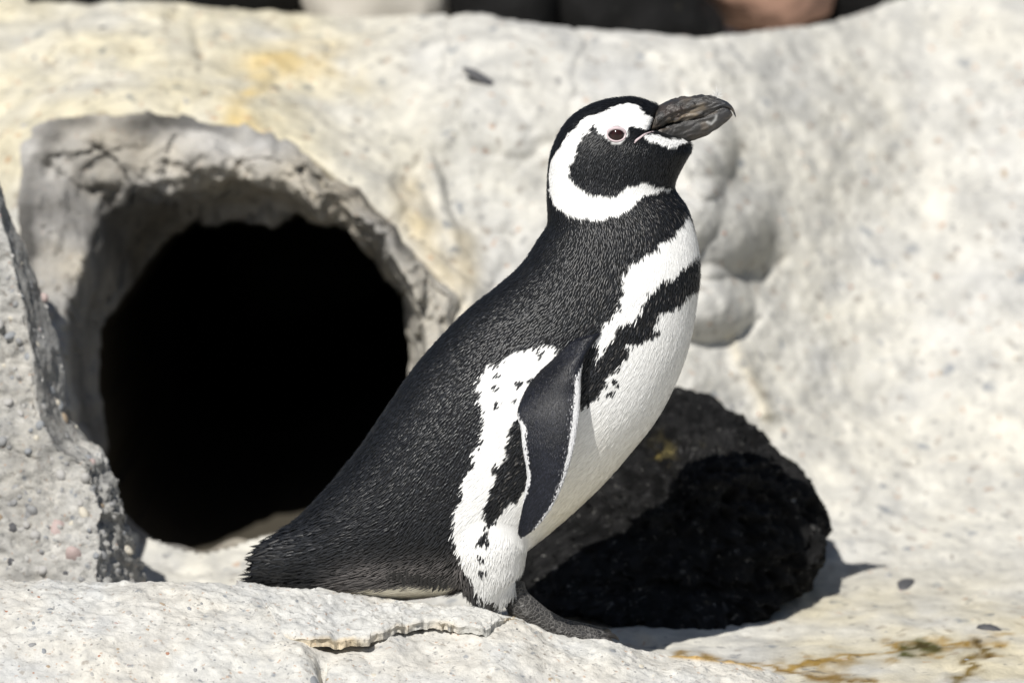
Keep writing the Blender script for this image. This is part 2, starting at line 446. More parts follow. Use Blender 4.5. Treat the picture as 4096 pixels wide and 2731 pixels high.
for dy, s, dz in ((.01, 1.015, 0), (.15, 1.05, -.03), (.45, 1.05, -.06), (1.0, .95, -.08), (1.6, .7, -.08)):
    tr.append(ctr+(base-ctr)*s+(0, dy, dz))
tv, tf = np.array(tr).reshape(-1, 3), [tuple(x) for x in gridf(len(tr), NA, True)[:, ::-1]]
tv, t2 = capf(tv, tf, list(range((len(tr)-1)*NA, len(tr)*NA)), False)
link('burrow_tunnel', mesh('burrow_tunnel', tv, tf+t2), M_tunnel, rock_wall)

# ------------------------------------------------------------------ ledge in front
crS = np.vstack([A([(-2600, 2300), (-800, 2305), (0, 2316), (592, 2316)]), Z4([(380, 668), (560, 692), (700, 716), (850, 726), (1000, 746), (1200, 771), (1400, 788), (1560, 806), (1700, 842),
                 (1900, 922), (2050, 958), (2200, 972), (2290, 984)]), Z7([(740, 1402), (870, 1428), (1000, 1436), (1200, 1455), (1400, 1513), (1560, 1570)]), A([(3900, 3050), (5500, 3900), (8000, 4600)])])
YC = -.055
crW = unproj(crS, YC)
def crest_z(x): return (np.interp(x-.006, crW[:, 0], crW[:, 2])+np.interp(x, crW[:, 0], crW[:, 2])+np.interp(x+.006, crW[:, 0], crW[:, 2]))/3
slabS = np.vstack([Z4([(60, 655), (180, 690), (232, 760), (262, 800), (290, 850), (315, 905), (345, 945), (400, 970), (500, 985), (570, 990), (700, 988), (835, 980), (862, 960), (940, 940), (1010, 910), (1080, 900), (1200, 882), (1290, 897),
              (1420, 902), (1520, 925), (1570, 900), (1610, 878), (1660, 852), (1720, 850), (1800, 880)])])
def ledge_base(x, y):
    z0 = crest_z(x); d = YC-y
    df = np.maximum(d, 0)
    zf = .10*df+1.45*df**2
    lim = df > .26
    zf = np.where(lim, .10*.26+1.45*.26**2+(df-.26)*.85, zf)
    db = np.maximum(-d, 0)
    zb = .23*db+2.2*db**2
    return np.maximum(z0-zf-zb, -1.25)
def ledge_z(x, y):
    x, y = np.broadcast_arrays(np.asarray(x, float), np.asarray(y, float)); sh = x.shape
    z = ledge_base(x, y); p = np.stack([x.ravel(), y.ravel(), z.ravel()], 1)
    cell, cid = worley(p*(75, 75, 75), 8)
    peb = np.clip(.52-cell, 0, 1)*((_val[cid] > .1))
    n = .0065*fbm(p, 9, 3, 21)+.0018*fbm(p, 55, 3, 25)+.0010*fbm(p, 190, 2, 28)+.0042*peb
    dens = .45+.55*np.exp(-((p[:, 1]-YC)/.012)**2)*0
    z = z+(n).reshape(sh)
    return z
def axis(parts): return np.unique(np.concatenate([np.linspace(a, b, n) for a, b, n in parts]))
gx = axis([(-4, -.62, 40), (-.62, .60, 520), (.60, 4, 40)])
gy = axis([(.35, .06, 20), (.06, -.30, 210), (-.30, -.6, 40), (-.6, -3, 40)])[::-1]
GX, GY = np.meshgrid(gx, gy)
GZ = ledge_z(GX, GY)
# split under the flaking layer and the cleft in the front face
LP = np.stack([GX.ravel(), GY.ravel(), GZ.ravel()], 1)
ls = project(LP)
plain_bvh = BVHTree.FromPolygons(LP.tolist(), gridf(len(gy), len(gx)).tolist())
slab_poly = np.vstack([slabS, crS[(crS[:, 0] > 930) & (crS[:, 0] < 2110)][::-1]])
lowS = Z4([(400, 975), (570, 995), (835, 985), (940, 945), (1080, 908), (1290, 902), (1520, 928), (1650, 856)])
dyc = ls[:, 1]-np.interp(ls[:, 0], lowS[:, 0], lowS[:, 1])
prof = np.interp(ls[:, 0], Z4([(330, 0), (420, 0), (600, 0), (850, 0), (960, 0), (1120, 0), (1400, 0), (1560, 0), (1680, 0)])[:, 0], [0, .5, 1, .95, .35, .65, .5, .25, 0])
LP[:, 2] -= .0135*prof*sstep(-150, -70, dyc)*(1-sstep(30, 330, dyc))*np.where(LP[:, 1] < YC, 1, 0)
cleft = polydist(ls, Z4([(575, 1060), (560, 1110), (585, 1160), (590, 1240)]), False)
LP[:, 2] -= .030*np.exp(-(cleft/14)**2)*(ls[:, 1] > Z4([(0, 1040)])[0, 1])
LP[:, 2] += .012*np.exp(-(polydist(ls, Z4([(440, 1050), (470, 1180)]), False)/70)**2)+.006*np.exp(-(polydist(ls, Z4([(700, 1050), (760, 1100)]), False)/60)**2)
ln = fbm(LP, 14, 4, 131)
lt = np.ones((len(LP), 3))
w = np.clip(.5+1.2*ln, 0, 1)[:, None]; lt = lt*(1-w)+lt*w*np.array((1.01, .985, .95))
w = np.clip(np.exp(-(polydist(ls, Z7([(870, 1425), (1000, 1436), (1200, 1458), (1330, 1490)]), False)/10)**2)*(.6+1.2*ln), 0, 1)[:, None]
lt = lt*(1-w)+lt*w*np.array((.75, .52, .22))
LF = gridf(len(gy), len(gx))
rock_ledge = link('rock_ledge', mesh('rock_ledge', LP, LF, True, lt), M_ledge, kind='structure', label='pale rough concrete ledge in front, speckled with embedded pebbles')
ledge_bvh = BVHTree.FromPolygons(LP.tolist(), LF.tolist())

# flaking top layer: upper skin, broken front lip with real thickness, recessed underside
NX, NY = 330, 60
low = spline(slabS, NX)
xs_top = np.interp(low[:, 0], [low[:, 0].min(), low[:, 0].max()], [930, 2140])
def ledge_hit(s):
    o, d = cam_ray(s); h = plain_bvh.ray_cast(o, d)[0]
    return np.array(h) if h is not None else None
lipw = []
for s in low:
    h = None; k = 0
    while h is None or h[1] > YC+.03:
        h = ledge_hit(s+(0, k)); k += 3
        if k > 200: break
    lipw.append(h)
lipw = np.array(lipw)
topx = lipw[:, 0]
topw = np.stack([topx, np.full(NX, YC+.004), ledge_z(topx, np.full(NX, YC+.004))], 1)
lat = np.linspace(0, 1, NX); edge_in = sstep(.20, .36, lat)*sstep(1.0, .84, lat)
th = .0085*np.clip(edge_in, .10, 1)
rows = []
for v in np.linspace(0, 1, NY):
    p = topw*(1-v)+lipw*v
    z = np.maximum(ledge_z(p[:, 0], p[:, 1]), p[:, 2]-.001)
    p[:, 2] = z+(th-.0035*edge_in)*sstep(0, .8, v)+(.0016*fbm(p, 60, 3, 201)+.0012*fbm(p, 170, 2, 205))*edge_in-.0010*sstep(.97, 1, v)
    rows.append(p)
jag = (.003*fbm(lipw, 50, 3, 211)+.0022*_val[worley(lipw*(60, 60, 60), 213)[1]]+.0008*fbm(lipw, 160, 2, 215))*edge_in
out = rows[-1].copy()
for k, (dy, dz) in enumerate(((-.0012, -.12), (.0002, -.5), (.0006, -.95), (.014, -1.0), (.034, -.8))):
    p = out.copy(); p[:, 1] += dy+(jag+.0016*fbm(p+(0, 0, k*.006), 120, 2, 217)*edge_in)*(1 if k < 3 else 0); p[:, 2] += dz*th; rows.append(p)
SV = np.array(rows).reshape(-1, 3); sn = fbm(SV, 18, 4, 221)
st = np.ones((len(SV), 3)); rowi = np.repeat(np.arange(len(rows)), NX)
w = np.clip(sstep(NY-4, NY+1, rowi)*(.55+.9*sn), 0, 1)[:, None]; st = st*(1-w)+st*w*np.array((1.0, .86, .66))
slab = link('flaking_slab', mesh('flaking_slab', SV, gridf(len(rows), NX), True, st), M_ledge, rock_ledge)
slab.data.polygons.foreach_set('use_smooth', (np.arange(len(slab.data.polygons))//(NX-1) < NY-2))

# ground far in front, out to the horizon
gme = mesh('ground', [(-150, -150, -1.22), (150, -150, -1.22), (150, 150, -1.22), (-150, 150, -1.22)], [(0, 1, 2, 3)], False, np.ones((4, 3)))
link('ground', gme, M_ledge, kind='structure', label='pale concrete ground')

# ------------------------------------------------------------------ rough jamb boulder at the left
NR, NCc = 240, 150
rowsD = np.linspace(330, 1420, NR)
xr = np.interp(rowsD, [330, 390, 500, 640, 800, 950, 1050, 1120, 1220, 1325, 1420], [-25, 0, 42, 100, 138, 160, 240, 270, 300, 340, 372])
xc = np.interp(rowsD, [330, 390, 500, 640, 800, 950, 1020, 1060, 1180, 1200, 1325, 1420], [-45, -22, 2, 44, 74, 88, 120, 205, 240, 226, 228, 240])
u = np.linspace(0, 1, NCc)
jv = []
for r_, a, b in zip(rowsD, xc, xr):
    nfront = 105
    x1 = np.linspace(-520, a, nfront); d1 = .16+.05*((a-x1)/520)**2+.012*sstep(60, 0, a-x1)*0
    x2 = np.linspace(a, b, NCc-nfront-12+1)[1:]; d2 = .16+(x2-a)/2352*2.6
    x3 = np.linspace(b, b-60, 13)[1:]; d3 = d2[-1]+np.linspace(.01, .12, 12)
    x = np.concatenate([x1, x2, x3]); d = np.concatenate([d1, d2, d3])[:NCc]
    d = d+np.interp(r_, [330, 900, 1420], [.16, .06, -.06])
    jv.append(unproj(np.stack([x[:NCc], np.full(NCc, r_)], 1)*1.7415, d))
J = np.array(jv)
JP = J.reshape(-1, 3)
tu = np.gradient(J, axis=1).reshape(-1, 3); tv_ = np.gradient(J, axis=0).reshape(-1, 3)
jn = np.cross(tu, tv_); jn /= np.linalg.norm(jn, axis=1)[:, None]+1e-12
jn *= np.where((jn[:, 1] > 0) & True, 1, 1)[:, None]
if jn[NCc*100+30, 1] > 0: jn = -jn
isx = np.tile(np.concatenate([np.zeros(105), np.ones(NCc-105)]), NR)
upper = np.repeat(sstep(1060, 1000, rowsD), NCc)
rough_ = 1-.75*isx*upper
w1, i1 = worley(JP*90, 15); w2, i2 = worley(JP*210, 16)
disp = (.007*fbm(JP, 12, 3, 231)+(-.005+.013*np.clip(.55-w1, 0, 1)*(_val[i1]*.5+.6)+.0068*np.clip(.55-w2, 0, 1)+.0042*fbm(JP, 80, 3, 235))*rough_)
JP = JP+jn*disp[:, None]
jt = np.ones((len(JP), 3))*np.clip(.95+.25*fbm(JP, 20, 3, 241)+.22*_val[i1]*(w1 < .4), .5, 1.4)[:, None]
sm = (isx*upper*.55)[:, None]; jt = jt*(1-sm)+jt*sm*np.array((.55, .56, .58))  # shade of the smooth right-facing side painted into its colour
JF = gridf(NR, NCc)
left_boulder = link('rough_boulder', mesh('rough_boulder', JP, JF, True, jt), M_jamb, kind='thing', category='rock',
                    label='rough grey concrete rock with embedded pebbles beside the burrow hole')
jamb_bvh = BVHTree.FromPolygons(JP.tolist(), JF.tolist())
# small lump at its foot
def blob(name, outline, yc, dfront, dback, sub, disp, mat, tintf=None, power=.75, lean=None, **props):
    V, Fc = ico(sub)
    pts = A(outline); c = pts.mean(0); d = pts-c
    a = np.arctan2(d[:, 1], d[:, 0]); o = np.argsort(a); a, r = a[o], np.hypot(*d.T)[o]
    th_ = np.arctan2(-V[:, 2], V[:, 0])
    Rr = np.interp(th_, np.concatenate([a-2*np.pi, a, a+2*np.pi]), np.tile(r, 3))
    rho = np.hypot(V[:, 0], V[:, 2])**power
    s = c+np.stack([np.cos(th_), np.sin(th_)], 1)*(Rr*rho)[:, None]
    y = yc+np.where(V[:, 1] < 0, V[:, 1]*dfront, V[:, 1]*dback)
    yl = np.full(len(s), yc) if lean is None else np.interp(s[:, 1], *lean)
    p0 = unproj(s*1.7415, yl)+np.array((0, 1, 0))*(y-yc)[:, None]
    n = p0-p0.mean(0); n /= np.linalg.norm(n, axis=1)[:, None]
    dv, tt = disp(p0)
    p = p0+n*dv[:, None]
    return link(name, mesh(name, p, Fc, True, tt), mat, **props)
def lava_disp(p):
    n = .014*fbm(p, 7, 3, 301)+.007*fbm(p, 30, 3, 305)+.0028*fbm(p, 110, 2, 306)
    zone = np.clip(.85+.6*fbm(p, 9, 2, 308), .35, 1.2)
    w, i = worley(p*52, 31); w2, i2_ = worley(p*130, 32); w3, _ = worley(p*230, 33)
    pit = sstep(.48, .2, w)*(_val[i] > -.1); pit2 = sstep(.46, .22, w2)
    n = n-(.0130*pit+.0085*pit2)*zone-.0038*sstep(.45, .2, w3)
    t = np.clip(.9+.5*fbm(p, 20, 3, 311)+.9*np.clip(zone-.6, 0, 1)-.6*pit+1.1*fbm(p, 95, 2, 317)+9*(_val[i2_] > .66)*sstep(.42, .22, w2)*np.clip(zone+.1, .25, 1)-.7*sstep(.45, .25, w2)*(_val[i2_] < -.3), .15, 11)
    t = np.repeat(t[:, None], 3, 1)
    w = (np.exp(-(np.hypot(*(project(p)-Dd([(1512, 1008)])[0]).T)/48)**2)*np.clip(.5+1.6*fbm(p, 60, 2, 315), 0, 1.4)*(p[:, 1] < .5))[:, None]
    return n, t*(1-np.clip(w, 0, 1))+np.clip(w, 0, 1)*np.array((9, 7.5, 3))     # dry moss
lava = blob('lava_rock', [(1545, 905), (1600, 898), (1655, 918), (1720, 970), (1785, 1030), (1835, 1085), (1868, 1150), (1893, 1228), (1878, 1268), (1845, 1290), (1830, 1330), (1790, 1390),
                          (1730, 1440), (1640, 1458), (1500, 1455), (1350, 1420), (1250, 1398), (1190, 1370), (1185, 1310), (1220, 1250), (1280, 1190), (1340, 1100), (1400, 1000), (1470, 930)],
            .42, .10, .15, 7, lava_disp, M_rock, lean=([880, 1040, 1200, 1320, 1460], [.50, .405, .375, .325, .20]), category='rock', label='black pitted lava rock lying behind the penguin')
def stone_disp(seed, a=.02):
    def f(p):
        n = a*fbm(p, 7, 3, seed)+a*.25*fbm(p, 30, 3, seed+3)
        return n, np.repeat(np.clip(1+.4*fbm(p, 16, 3, seed+5), .5, 1.6)[:, None], 3, 1)
    return f
for nm, ol, yc, mt, lb in (
    ('black_boulder', [(60, -40), (90, -120), (400, -190), (660, -130), (715, -20), (715, 20), (600, 60), (350, 95), (120, 80)], 1.27, M_lava, 'long black boulder lying on the wall top, leftmost of the dark rocks'),
    ('beige_stone', [(670, -60), (760, -130), (960, -120), (1050, -60), (1050, 40), (1000, 100), (840, 110), (690, 60)], 1.30, M_slate, 'pale beige stone between black boulders on the wall top'),
    ('black_boulder', [(1000, -40), (1060, -140), (1180, -170), (1280, -110), (1310, 0), (1280, 90), (1150, 110), (1040, 90)], 1.30, M_lava, 'black boulder on the wall top just right of the beige stone'),
    ('black_boulder', [(1255, 0), (1290, -120), (1420, -180), (1540, -110), (1605, 0), (1640, 80), (1560, 130), (1380, 130), (1275, 90)], 1.31, M_lava, 'rounded black boulder on the wall top beside the reddish brown one'),
    ('brown_boulder', [(1575, -30), (1620, -130), (1780, -170), (1900, -110), (1935, -10), (1880, 60), (1790, 78), (1720, 68), (1640, 30)], 1.50, M_brown, 'reddish brown boulder on the wall top above the penguin beak'),
    ('black_boulder', [(1840, -60), (1920, -150), (2100, -170), (2190, -80), (2130, 20), (2010, 70), (1860, 80)], 1.62, M_lava, 'black boulder partly behind the reddish brown boulder')):
    blob(nm, ol, yc, .13, .22, 5, stone_disp(int(ol[0][0])+500, .018), mt, category='rock', label=lb, group='boulders on the wall top')
for nm, ol in (('dark_bank', [(-500, -700), (900, -900), (2600, -800), (2700, -300), (2300, 30), (1200, 100), (0, 90), (-600, 0)]),):
    blob(nm, ol, 2.3, .25, .5, 5, stone_disp(777, .05), M_lava, kind='structure', label='dark rock bank standing in for the shaded space behind the wall top')  # dark mass put in for the shade behind the boulders

# ------------------------------------------------------------------ pebbles set in the concrete
def pebble_mesh(k):
    V, Fc = ico(2); r = np.random.default_rng(k)
    p = V*(1, r.uniform(.6, .9), r.uniform(.45, .7))
    p = p*(1+.13*fbm(V, 1.1, 2, 500+k))[:, None]
    return p, Fc
PM = {}
def pebble(pos, nrm, size, kind, mat, parent, sink=.4):
    key = (kind, mat.name)
    if key not in PM:
        v, f = pebble_mesh(kind); me = mesh('pebble', v, f); me.materials.append(mat); PM[key] = me
    o = bpy.data.objects.new('pebble', PM[key]); COL.objects.link(o)
    qn = Vector(nrm).to_track_quat('Z', 'Y'); ang = rng.uniform(0, 6.28)
    rot = qn.to_matrix().to_4x4() @ Matrix.Rotation(ang, 4, 'Z')
    o.matrix_world = Matrix.Translation(Vector(pos)-Vector(nrm)*size*sink*.5) @ rot @ Matrix.Diagonal((size, size, size, 1))
    o.parent = parent
    return o
def scatter(bvh, region, n, smin, smax, weights, parent, sink, maxy=9):
    k = 0; tries = 0
    while k < n and tries < n*8:
        tries += 1
        s = (rng.uniform(region[0], region[2]), rng.uniform(region[1], region[3]))
        o, d = cam_ray(np.array(s)*1.7415); h, nn, i, dist = bvh.ray_cast(o, d)
        if h is None or h.y > maxy: continue
        if nn.dot(d) > 0: nn = -nn
        size = smin*(smax/smin)**(rng.random()**2.2)
        pebble(h, nn, size, int(rng.integers(6)), PEB[rng.choice(len(PEB), p=weights)], parent, sink); k += 1
W1 = np.array([.20, .24, .14, .07, .05, .06, .12, .12]); W1 /= W1.sum()
W2 = np.array([.12, .42, .02, .0, .03, .02, .12, .27]); W2 /= W2.sum()
scatter(ledge_bvh, (-60, 1330, 2000, 1600), 220, .0020, .0062, W1, rock_ledge, 1.0, YC+.004)
scatter(jamb_bvh, (-60, 420, 330, 1330), 170, .0028, .0085, W2, left_boulder, .5)
W3 = np.array([.12, .18, .22, .13, .06, .08, .08, .13]); W3 /= W3.sum()
scatter(wall_bvh, (1560, 100, 2400, 1540), 120, .003, .0085, W3, rock_wall, 1.0)
scatter(wall_bvh, (1560, 40, 2400, 1100), 110, .003, .0075, W3, rock_wall, 1.1)
scatter(wall_bvh, (-20, 60, 1250, 330), 50, .004, .009, W3, rock_wall, 1.0)
for s, size, m_, bv, par in ((Z8([(395, 572 - 4)]), .006, 0, ledge_bvh, rock_ledge), (Z8([(1790, 640)]), .016, 0, ledge_bvh, rock_ledge), (Z8([(2050, 525)]), .020, 0, ledge_bvh, rock_ledge),
                     (Z8([(1205, 455)]), .008, 5, ledge_bvh, rock_ledge), (Z8([(300, 227)]), .005, 3, ledge_bvh, rock_ledge), (Z8([(665, 228)]), .009, 3, ledge_bvh, rock_ledge), (Z7([(570, 1462)]), .010, 4, ledge_bvh, rock_ledge),
                     (Z6([(305, 1075)]), .014, 4, jamb_bvh, left_boulder), (Z6([(250, 960)]), .015, 4, jamb_bvh, left_boulder), (Z6([(100, 820)]), .012, 7, jamb_bvh, left_boulder), (Dd([(2077, 1340)]), .016, 5, wall_bvh, rock_wall),
                     (Dd([(2275, 1440)]), .014, 5, wall_bvh, rock_wall)):
    o, d = cam_ray(s); h, nn, _, _ = bv.ray_cast(o, d)
    if h is not None:
        if nn.dot(d) > 0: nn = -nn
        pebble(h, nn, size, 2, PEB[m_], par, .5 if par is rock_wall else 1.15)
# dark lump added in place of a small dark hollow above the penguin's nape
o, d = cam_ray(Dd([(1112, 186)])); h, nn, _, _ = wall_bvh.ray_cast(o, d)
V, Fc = ico(3)
fl = V*(.026, .010, .006); fl = fl*(1+.15*fbm(V, 2, 2, 640))[:, None]
fl = fl@np.array(Matrix.Rotation(R(-32), 3, 'Y').transposed()).T
link('hollow_patch', mesh('hollow_patch', fl+np.array(h), Fc, True), PEB[5], rock_wall)
# ------------------------------------------------------------------ penguin
def feather_material(name, rough, spec, fine=500, bs=.25):
    m, nt, b = nmat(name, rough, spec)
    nt.links.new(attr(nt).outputs['Color'], b.inputs['Base Color'])
    bump(nt, b, noise(nt, coords(nt), fine, 3, .7), bs, .0008)
    return m
M_feather = feather_material('feathers', .41, .44, 700, .10)
M_skin = feather_material('under plumage', .8, .15)
M_flip = feather_material('flipper feathers', .42, .25, 900, .3)

# loft stations: back point, front point (photo measurements), half width
ST = [((604, 1248), (586, 1336), 30), ((640, 1226), (660, 1342), 62), ((690, 1188), (775, 1367), 105), ((735, 1140), (895, 1374), 145), ((777, 1092), (1020, 1360), 172),
      ((822, 1036), (1110, 1330), 190), ((862, 977), (1196, 1272), 199), ((902, 917), (1283, 1203), 204), ((947, 852), (1372, 1122), 205), ((1003, 786), (1446, 1040), 203),
      ((1072, 716), (1520, 942), 197), ((1140, 662), (1577, 815), 187), ((1197, 610), (1602, 690), 172), ((1240, 545), (1607, 585), 150), ((1258, 515), (1582, 487), 132),
      ((1258, 465), (1550, 436), 120), ((1258, 420), (1556, 404), 117), ((1266, 352), (1578, 362), 120), ((1298, 286), (1588, 344), 119), ((1345, 248), (1590, 334), 104),
      ((1400, 229), (1588, 329), 76), ((1458, 224), (1580, 326), 42), ((1512, 240), (1560, 315), 16)]
NS, NT = 170, 72
Bk = spline(Dd([s[0] for s in ST]), NS); Fr = spline(Dd([s[1] for s in ST]), NS)
Wd = spline([s[2]/2352 for s in ST], NS)[:, 0]
PB, PF = unproj(Bk, 0), unproj(Fr, 0)
tt_ = np.linspace(0, 2*np.pi, NT, endpoint=False)
Cn, Hn = (PB+PF)/2, (PF-PB)/2
ct, stn = np.cos(tt_), np.sin(tt_)
e = .92
LO = Cn[:, None]-Hn[:, None]*(np.sign(ct)*np.abs(ct)**e)[None, :, None]
LO = LO+np.array((0, 1, 0))*(Wd[:, None]*(np.sign(stn)*np.abs(stn)**e)[None])[..., None]
lv, lf = closed_tube(LO)
parts = [(lv, lf)]
for sy in (-1, 1):      # thighs
    y = sy*.040
    p = unproj(Dd([(1085, 1150), (1110, 1240), (1124, 1300), (1138, 1345), (1168, 1372)]), y)
    parts.append(tube(p, [.040, .044, .037, .027, .013], 24, 30))
body_me = union('body', parts, .0032, 4)
BV, BN = arrays(body_me)
BILL = Z1([(1350, 325), (1385, 250), (1425, 180), (1850, 60), (1850, 520), (1780, 528), (1690, 538), (1600, 548), (1530, 542), (1450, 512), (1390, 490), (1330, 482), (1285, 465), (1315, 400)])
bs_ = project(np.stack([BV[:, 0], -np.abs(BV[:, 1]), BV[:, 2]], 1))
bd_ = np.where(inpoly(bs_, BILL), polydist(bs_, BILL), -polydist(bs_, BILL))
BV[:, 1] *= 1-.93*sstep(-10, 20, bd_)      # the face narrows where the bill leaves it
body_me.vertices.foreach_set('co', BV.ravel()); body_me.update()
BV, BN = arrays(body_me)
BF = [tuple(p.vertices) for p in body_me.polygons]
body_bvh = BVHTree.FromPolygons(BV.tolist(), BF)
# direction of the plumage: from bill to tail along the loft
tang = -np.gradient(LO, axis=0).reshape(-1, 3); tang /= np.linalg.norm(tang, axis=1)[:, None]+1e-12
svals = np.repeat(np.linspace(0, len(ST)-1, NS), NT)
kdl = kdtree.KDTree(NS*NT)
for i, p in enumerate(LO.reshape(-1, 3)): kdl.insert(p, i)
kdl.balance()

# plumage pattern (measured on the near side, mirrored to the far side)
head_white = Z1([(1350, 330), (1300, 305), (1250, 270), (1200, 210), (1160, 180), (1080, 165), (1000, 185), (900, 220), (820, 255), (740, 290), (640, 320), (590, 345), (570, 380), (500, 440), (440, 500),
    (400, 560), (370, 620), (320, 690), (290, 760), (262, 830), (252, 920), (255, 1000), (250, 1080), (265, 1150), (295, 1220), (350, 1280), (420, 1330), (500, 1360), (600, 1378), (700, 1392), (800, 1385),
    (880, 1362), (960, 1350), (1040, 1310), (1100, 1270), (1160, 1230), (1180, 1180), (1230, 1140), (1320, 1110), (1420, 1092), (1530, 1080), (1530, 1056), (1440, 1052), (1380, 1050), (1300, 1015), (1230, 1005),
    (1160, 1030), (1060, 1040), (1010, 1070), (985, 1100), (960, 1130), (900, 1150), (820, 1150), (740, 1130), (660, 1110), (600, 1060), (560, 1040), (510, 1010), (480, 950), (460, 930), (480, 870), (460, 830),
    (510, 790), (520, 720), (530, 680), (550, 610), (600, 550), (620, 500), (690, 480), (680, 430), (720, 405), (750, 450), (790, 500), (850, 530), (890, 570), (960, 602), (1010, 560), (1060, 510), (1080, 440),
    (1100, 400), (1160, 410), (1200, 430), (1240, 460), (1290, 450), (1320, 400)])
chin_white = Z1([(1225, 535), (1270, 500), (1330, 495), (1400, 500), (1470, 530), (1540, 550), (1600, 550), (1680, 540), (1750, 530), (1790, 545), (1740, 572), (1680, 582), (1620, 600), (1550, 638), (1480, 622), (1400, 602), (1330, 572), (1270, 548)])
breast = Z2([(1290, 290), (1330, 300), (1350, 340), (1380, 420), (1440, 500), (1440, 560), (1370, 580), (1330, 610), (1290, 650), (1240, 690), (1200, 740), (1140, 740), (1100, 780), (1060, 830), (1020, 830), (1030, 860),
    (990, 920), (1000, 950), (930, 1010), (880, 1030), (830, 1050), (800, 1090), (790, 1150), (750, 1190), (720, 1240), (690, 1290), (670, 1260), (660, 1180), (680, 1120), (720, 1070), (710, 1030), (780, 1000), (800, 950), (850, 910),
    (830, 870), (870, 820), (850, 760), (860, 690), (900, 690), (910, 675), (870, 640), (900, 630), (960, 610), (1000, 560), (1060, 545), (1110, 510), (1100, 480), (1150, 465), (1210, 450), (1230, 390), (1280, 350)])
belly = np.vstack([Z2([(1440, 780), (1395, 800), (1340, 830), (1300, 870), (1250, 920), (1200, 950), (1120, 960), (1100, 1010), (1080, 1060), (1120, 1110), (1080, 1130), (1010, 1150), (980, 1190), (930, 1190), (880, 1180), (900, 1240), (880, 1290), (850, 1310),
    (840, 1350), (790, 1380), (750, 1400), (720, 1440), (740, 1480), (700, 1520), (660, 1568)]), Z3([(885, 480), (760, 650), (640, 900), (560, 960), (530, 1000), (420, 1300), (300, 1560)]), A([(1900, 2480), (2150, 2480), (3000, 2450), (3000, 1150)])])
flank = Z3([(720, 115), (690, 110), (640, 130), (600, 130), (500, 165), (440, 200), (400, 230), (350, 230), (330, 290), (290, 340), (270, 375), (330, 390), (300, 430), (330, 470), (330, 530), (345, 560), (320, 620), (300, 650), (330, 660), (290, 710), (260, 710),
    (275, 770), (280, 810), (240, 840), (210, 900), (200, 960), (210, 1010), (170, 1040), (160, 1100), (155, 1200), (170, 1270), (200, 1330), (215, 1390), (250, 1440), (280, 1500), (310, 1540), (420, 1580), (600, 1500), (620, 1300), (570, 1150), (560, 1000), (560, 700), (640, 400), (760, 150)])
stripe = Z3([(510, 555), (480, 590), (490, 650), (450, 690), (470, 760), (430, 790), (390, 810), (385, 850), (410, 880), (375, 930), (370, 990), (340, 1020), (330, 1080), (345, 1140), (330, 1170), (300, 1220), (295, 1260), (350, 1255), (365, 1220), (350, 1170), (400, 1120),
    (440, 1080), (450, 1050), (490, 1010), (530, 1000), (560, 960), (640, 900), (760, 650), (885, 480), (960, 395), (960, 250), (1000, 120), (880, 100), (700, 300), (560, 480)])
under_tail = Z4([(590, 706), (700, 690), (800, 681), (900, 669), (1000, 655), (1100, 655), (1200, 660), (1260, 640), (1340, 650), (1340, 790), (640, 760)])
spots = Z3([(410, 285), (405, 353), (540, 338), (415, 455), (318, 1330), (330, 1410), (1060, 395), (1085, 330), (505, 430), (600, 320), (660, 165), (1020, 330)])
def pattern(p, rag=5.0):
    """1 white, 0 dark"""
    q = np.stack([p[:, 0], -np.abs(p[:, 1]), p[:, 2]], 1)
    s = project(q)
    s = s+np.stack([fbm(q, 150, 2, 601), fbm(q, 150, 2, 605)], 1)*rag
    w = inpoly(s, head_white) | inpoly(s, chin_white) | inpoly(s, breast) | inpoly(s, belly) | inpoly(s, flank) | inpoly(s, under_tail)
    w &= ~inpoly(s, stripe)
    for c in spots: w &= np.hypot(*(s-c).T) > 13
    return w, s
def plum_colour(p, jit, n):
    w, s = pattern(p+rng.normal(size=(n, 3))*jit, 4.5)
    r = rng.random(n)
    white = np.stack([np.full(n, .90), np.full(n, .895), np.full(n, .88)], 1)*(1-.05*rng.random(n))[:, None]
    # cream on the belly paints in warm bounce light; vent feathers are tinted cream
    cream = np.clip(sstep(-.04, -.20, p[:, 2])*sstep(2050, 2250, s[:, 0])*1.0+inpoly(s, under_tail)*.9, 0, 1)[:, None]
    white = white*(1-cream)+white*cream*np.array((1.0, .94, .78))
    dk = .0055+.011*r**2
    dark = np.stack([dk*.90, dk, dk*1.25], 1)
    # brownish grey tips across the breast band, flank stripe and the worn rump
    zone = sstep(2240, 2420, s[:, 0])*sstep(740, 800, s[:, 1])+inpoly(s, stripe)*.8
    g = (rng.random(n) < .15*np.clip(zone, 0, 1))
    dark[g] = np.array((.060, .057, .055))*(.6+.9*rng.random(g.sum()))[:, None]
    rump = sstep(1250, 1500, s[:, 0])*sstep(1950, 1750, s[:, 0])*np.exp(-((s[:, 1]-2335+.05*(s[:, 0]-1500))/70)**2)
    rr = np.clip(rump*1.9, 0, 1)[:, None]*(.4+.6*rng.random(n))[:, None]
    dark = dark*(1-rr)+rr*np.array((.17, .155, .15))
    c = np.where(w[:, None], white, dark)
    return c, w, s
c0, w0, _ = plum_colour(BV, 0, len(BV))
set_col(body_me, np.where((w0 & (bd_ < 0))[:, None], c0*.85, np.minimum(c0, .012)))

penguin = link('penguin', None, None, label='black and white penguin standing in profile on the pale ledge', category='penguin')
penguin.location = unproj(Z4([(1850, 860)]), -.03)[0]
link('body', body_me, M_skin, penguin)

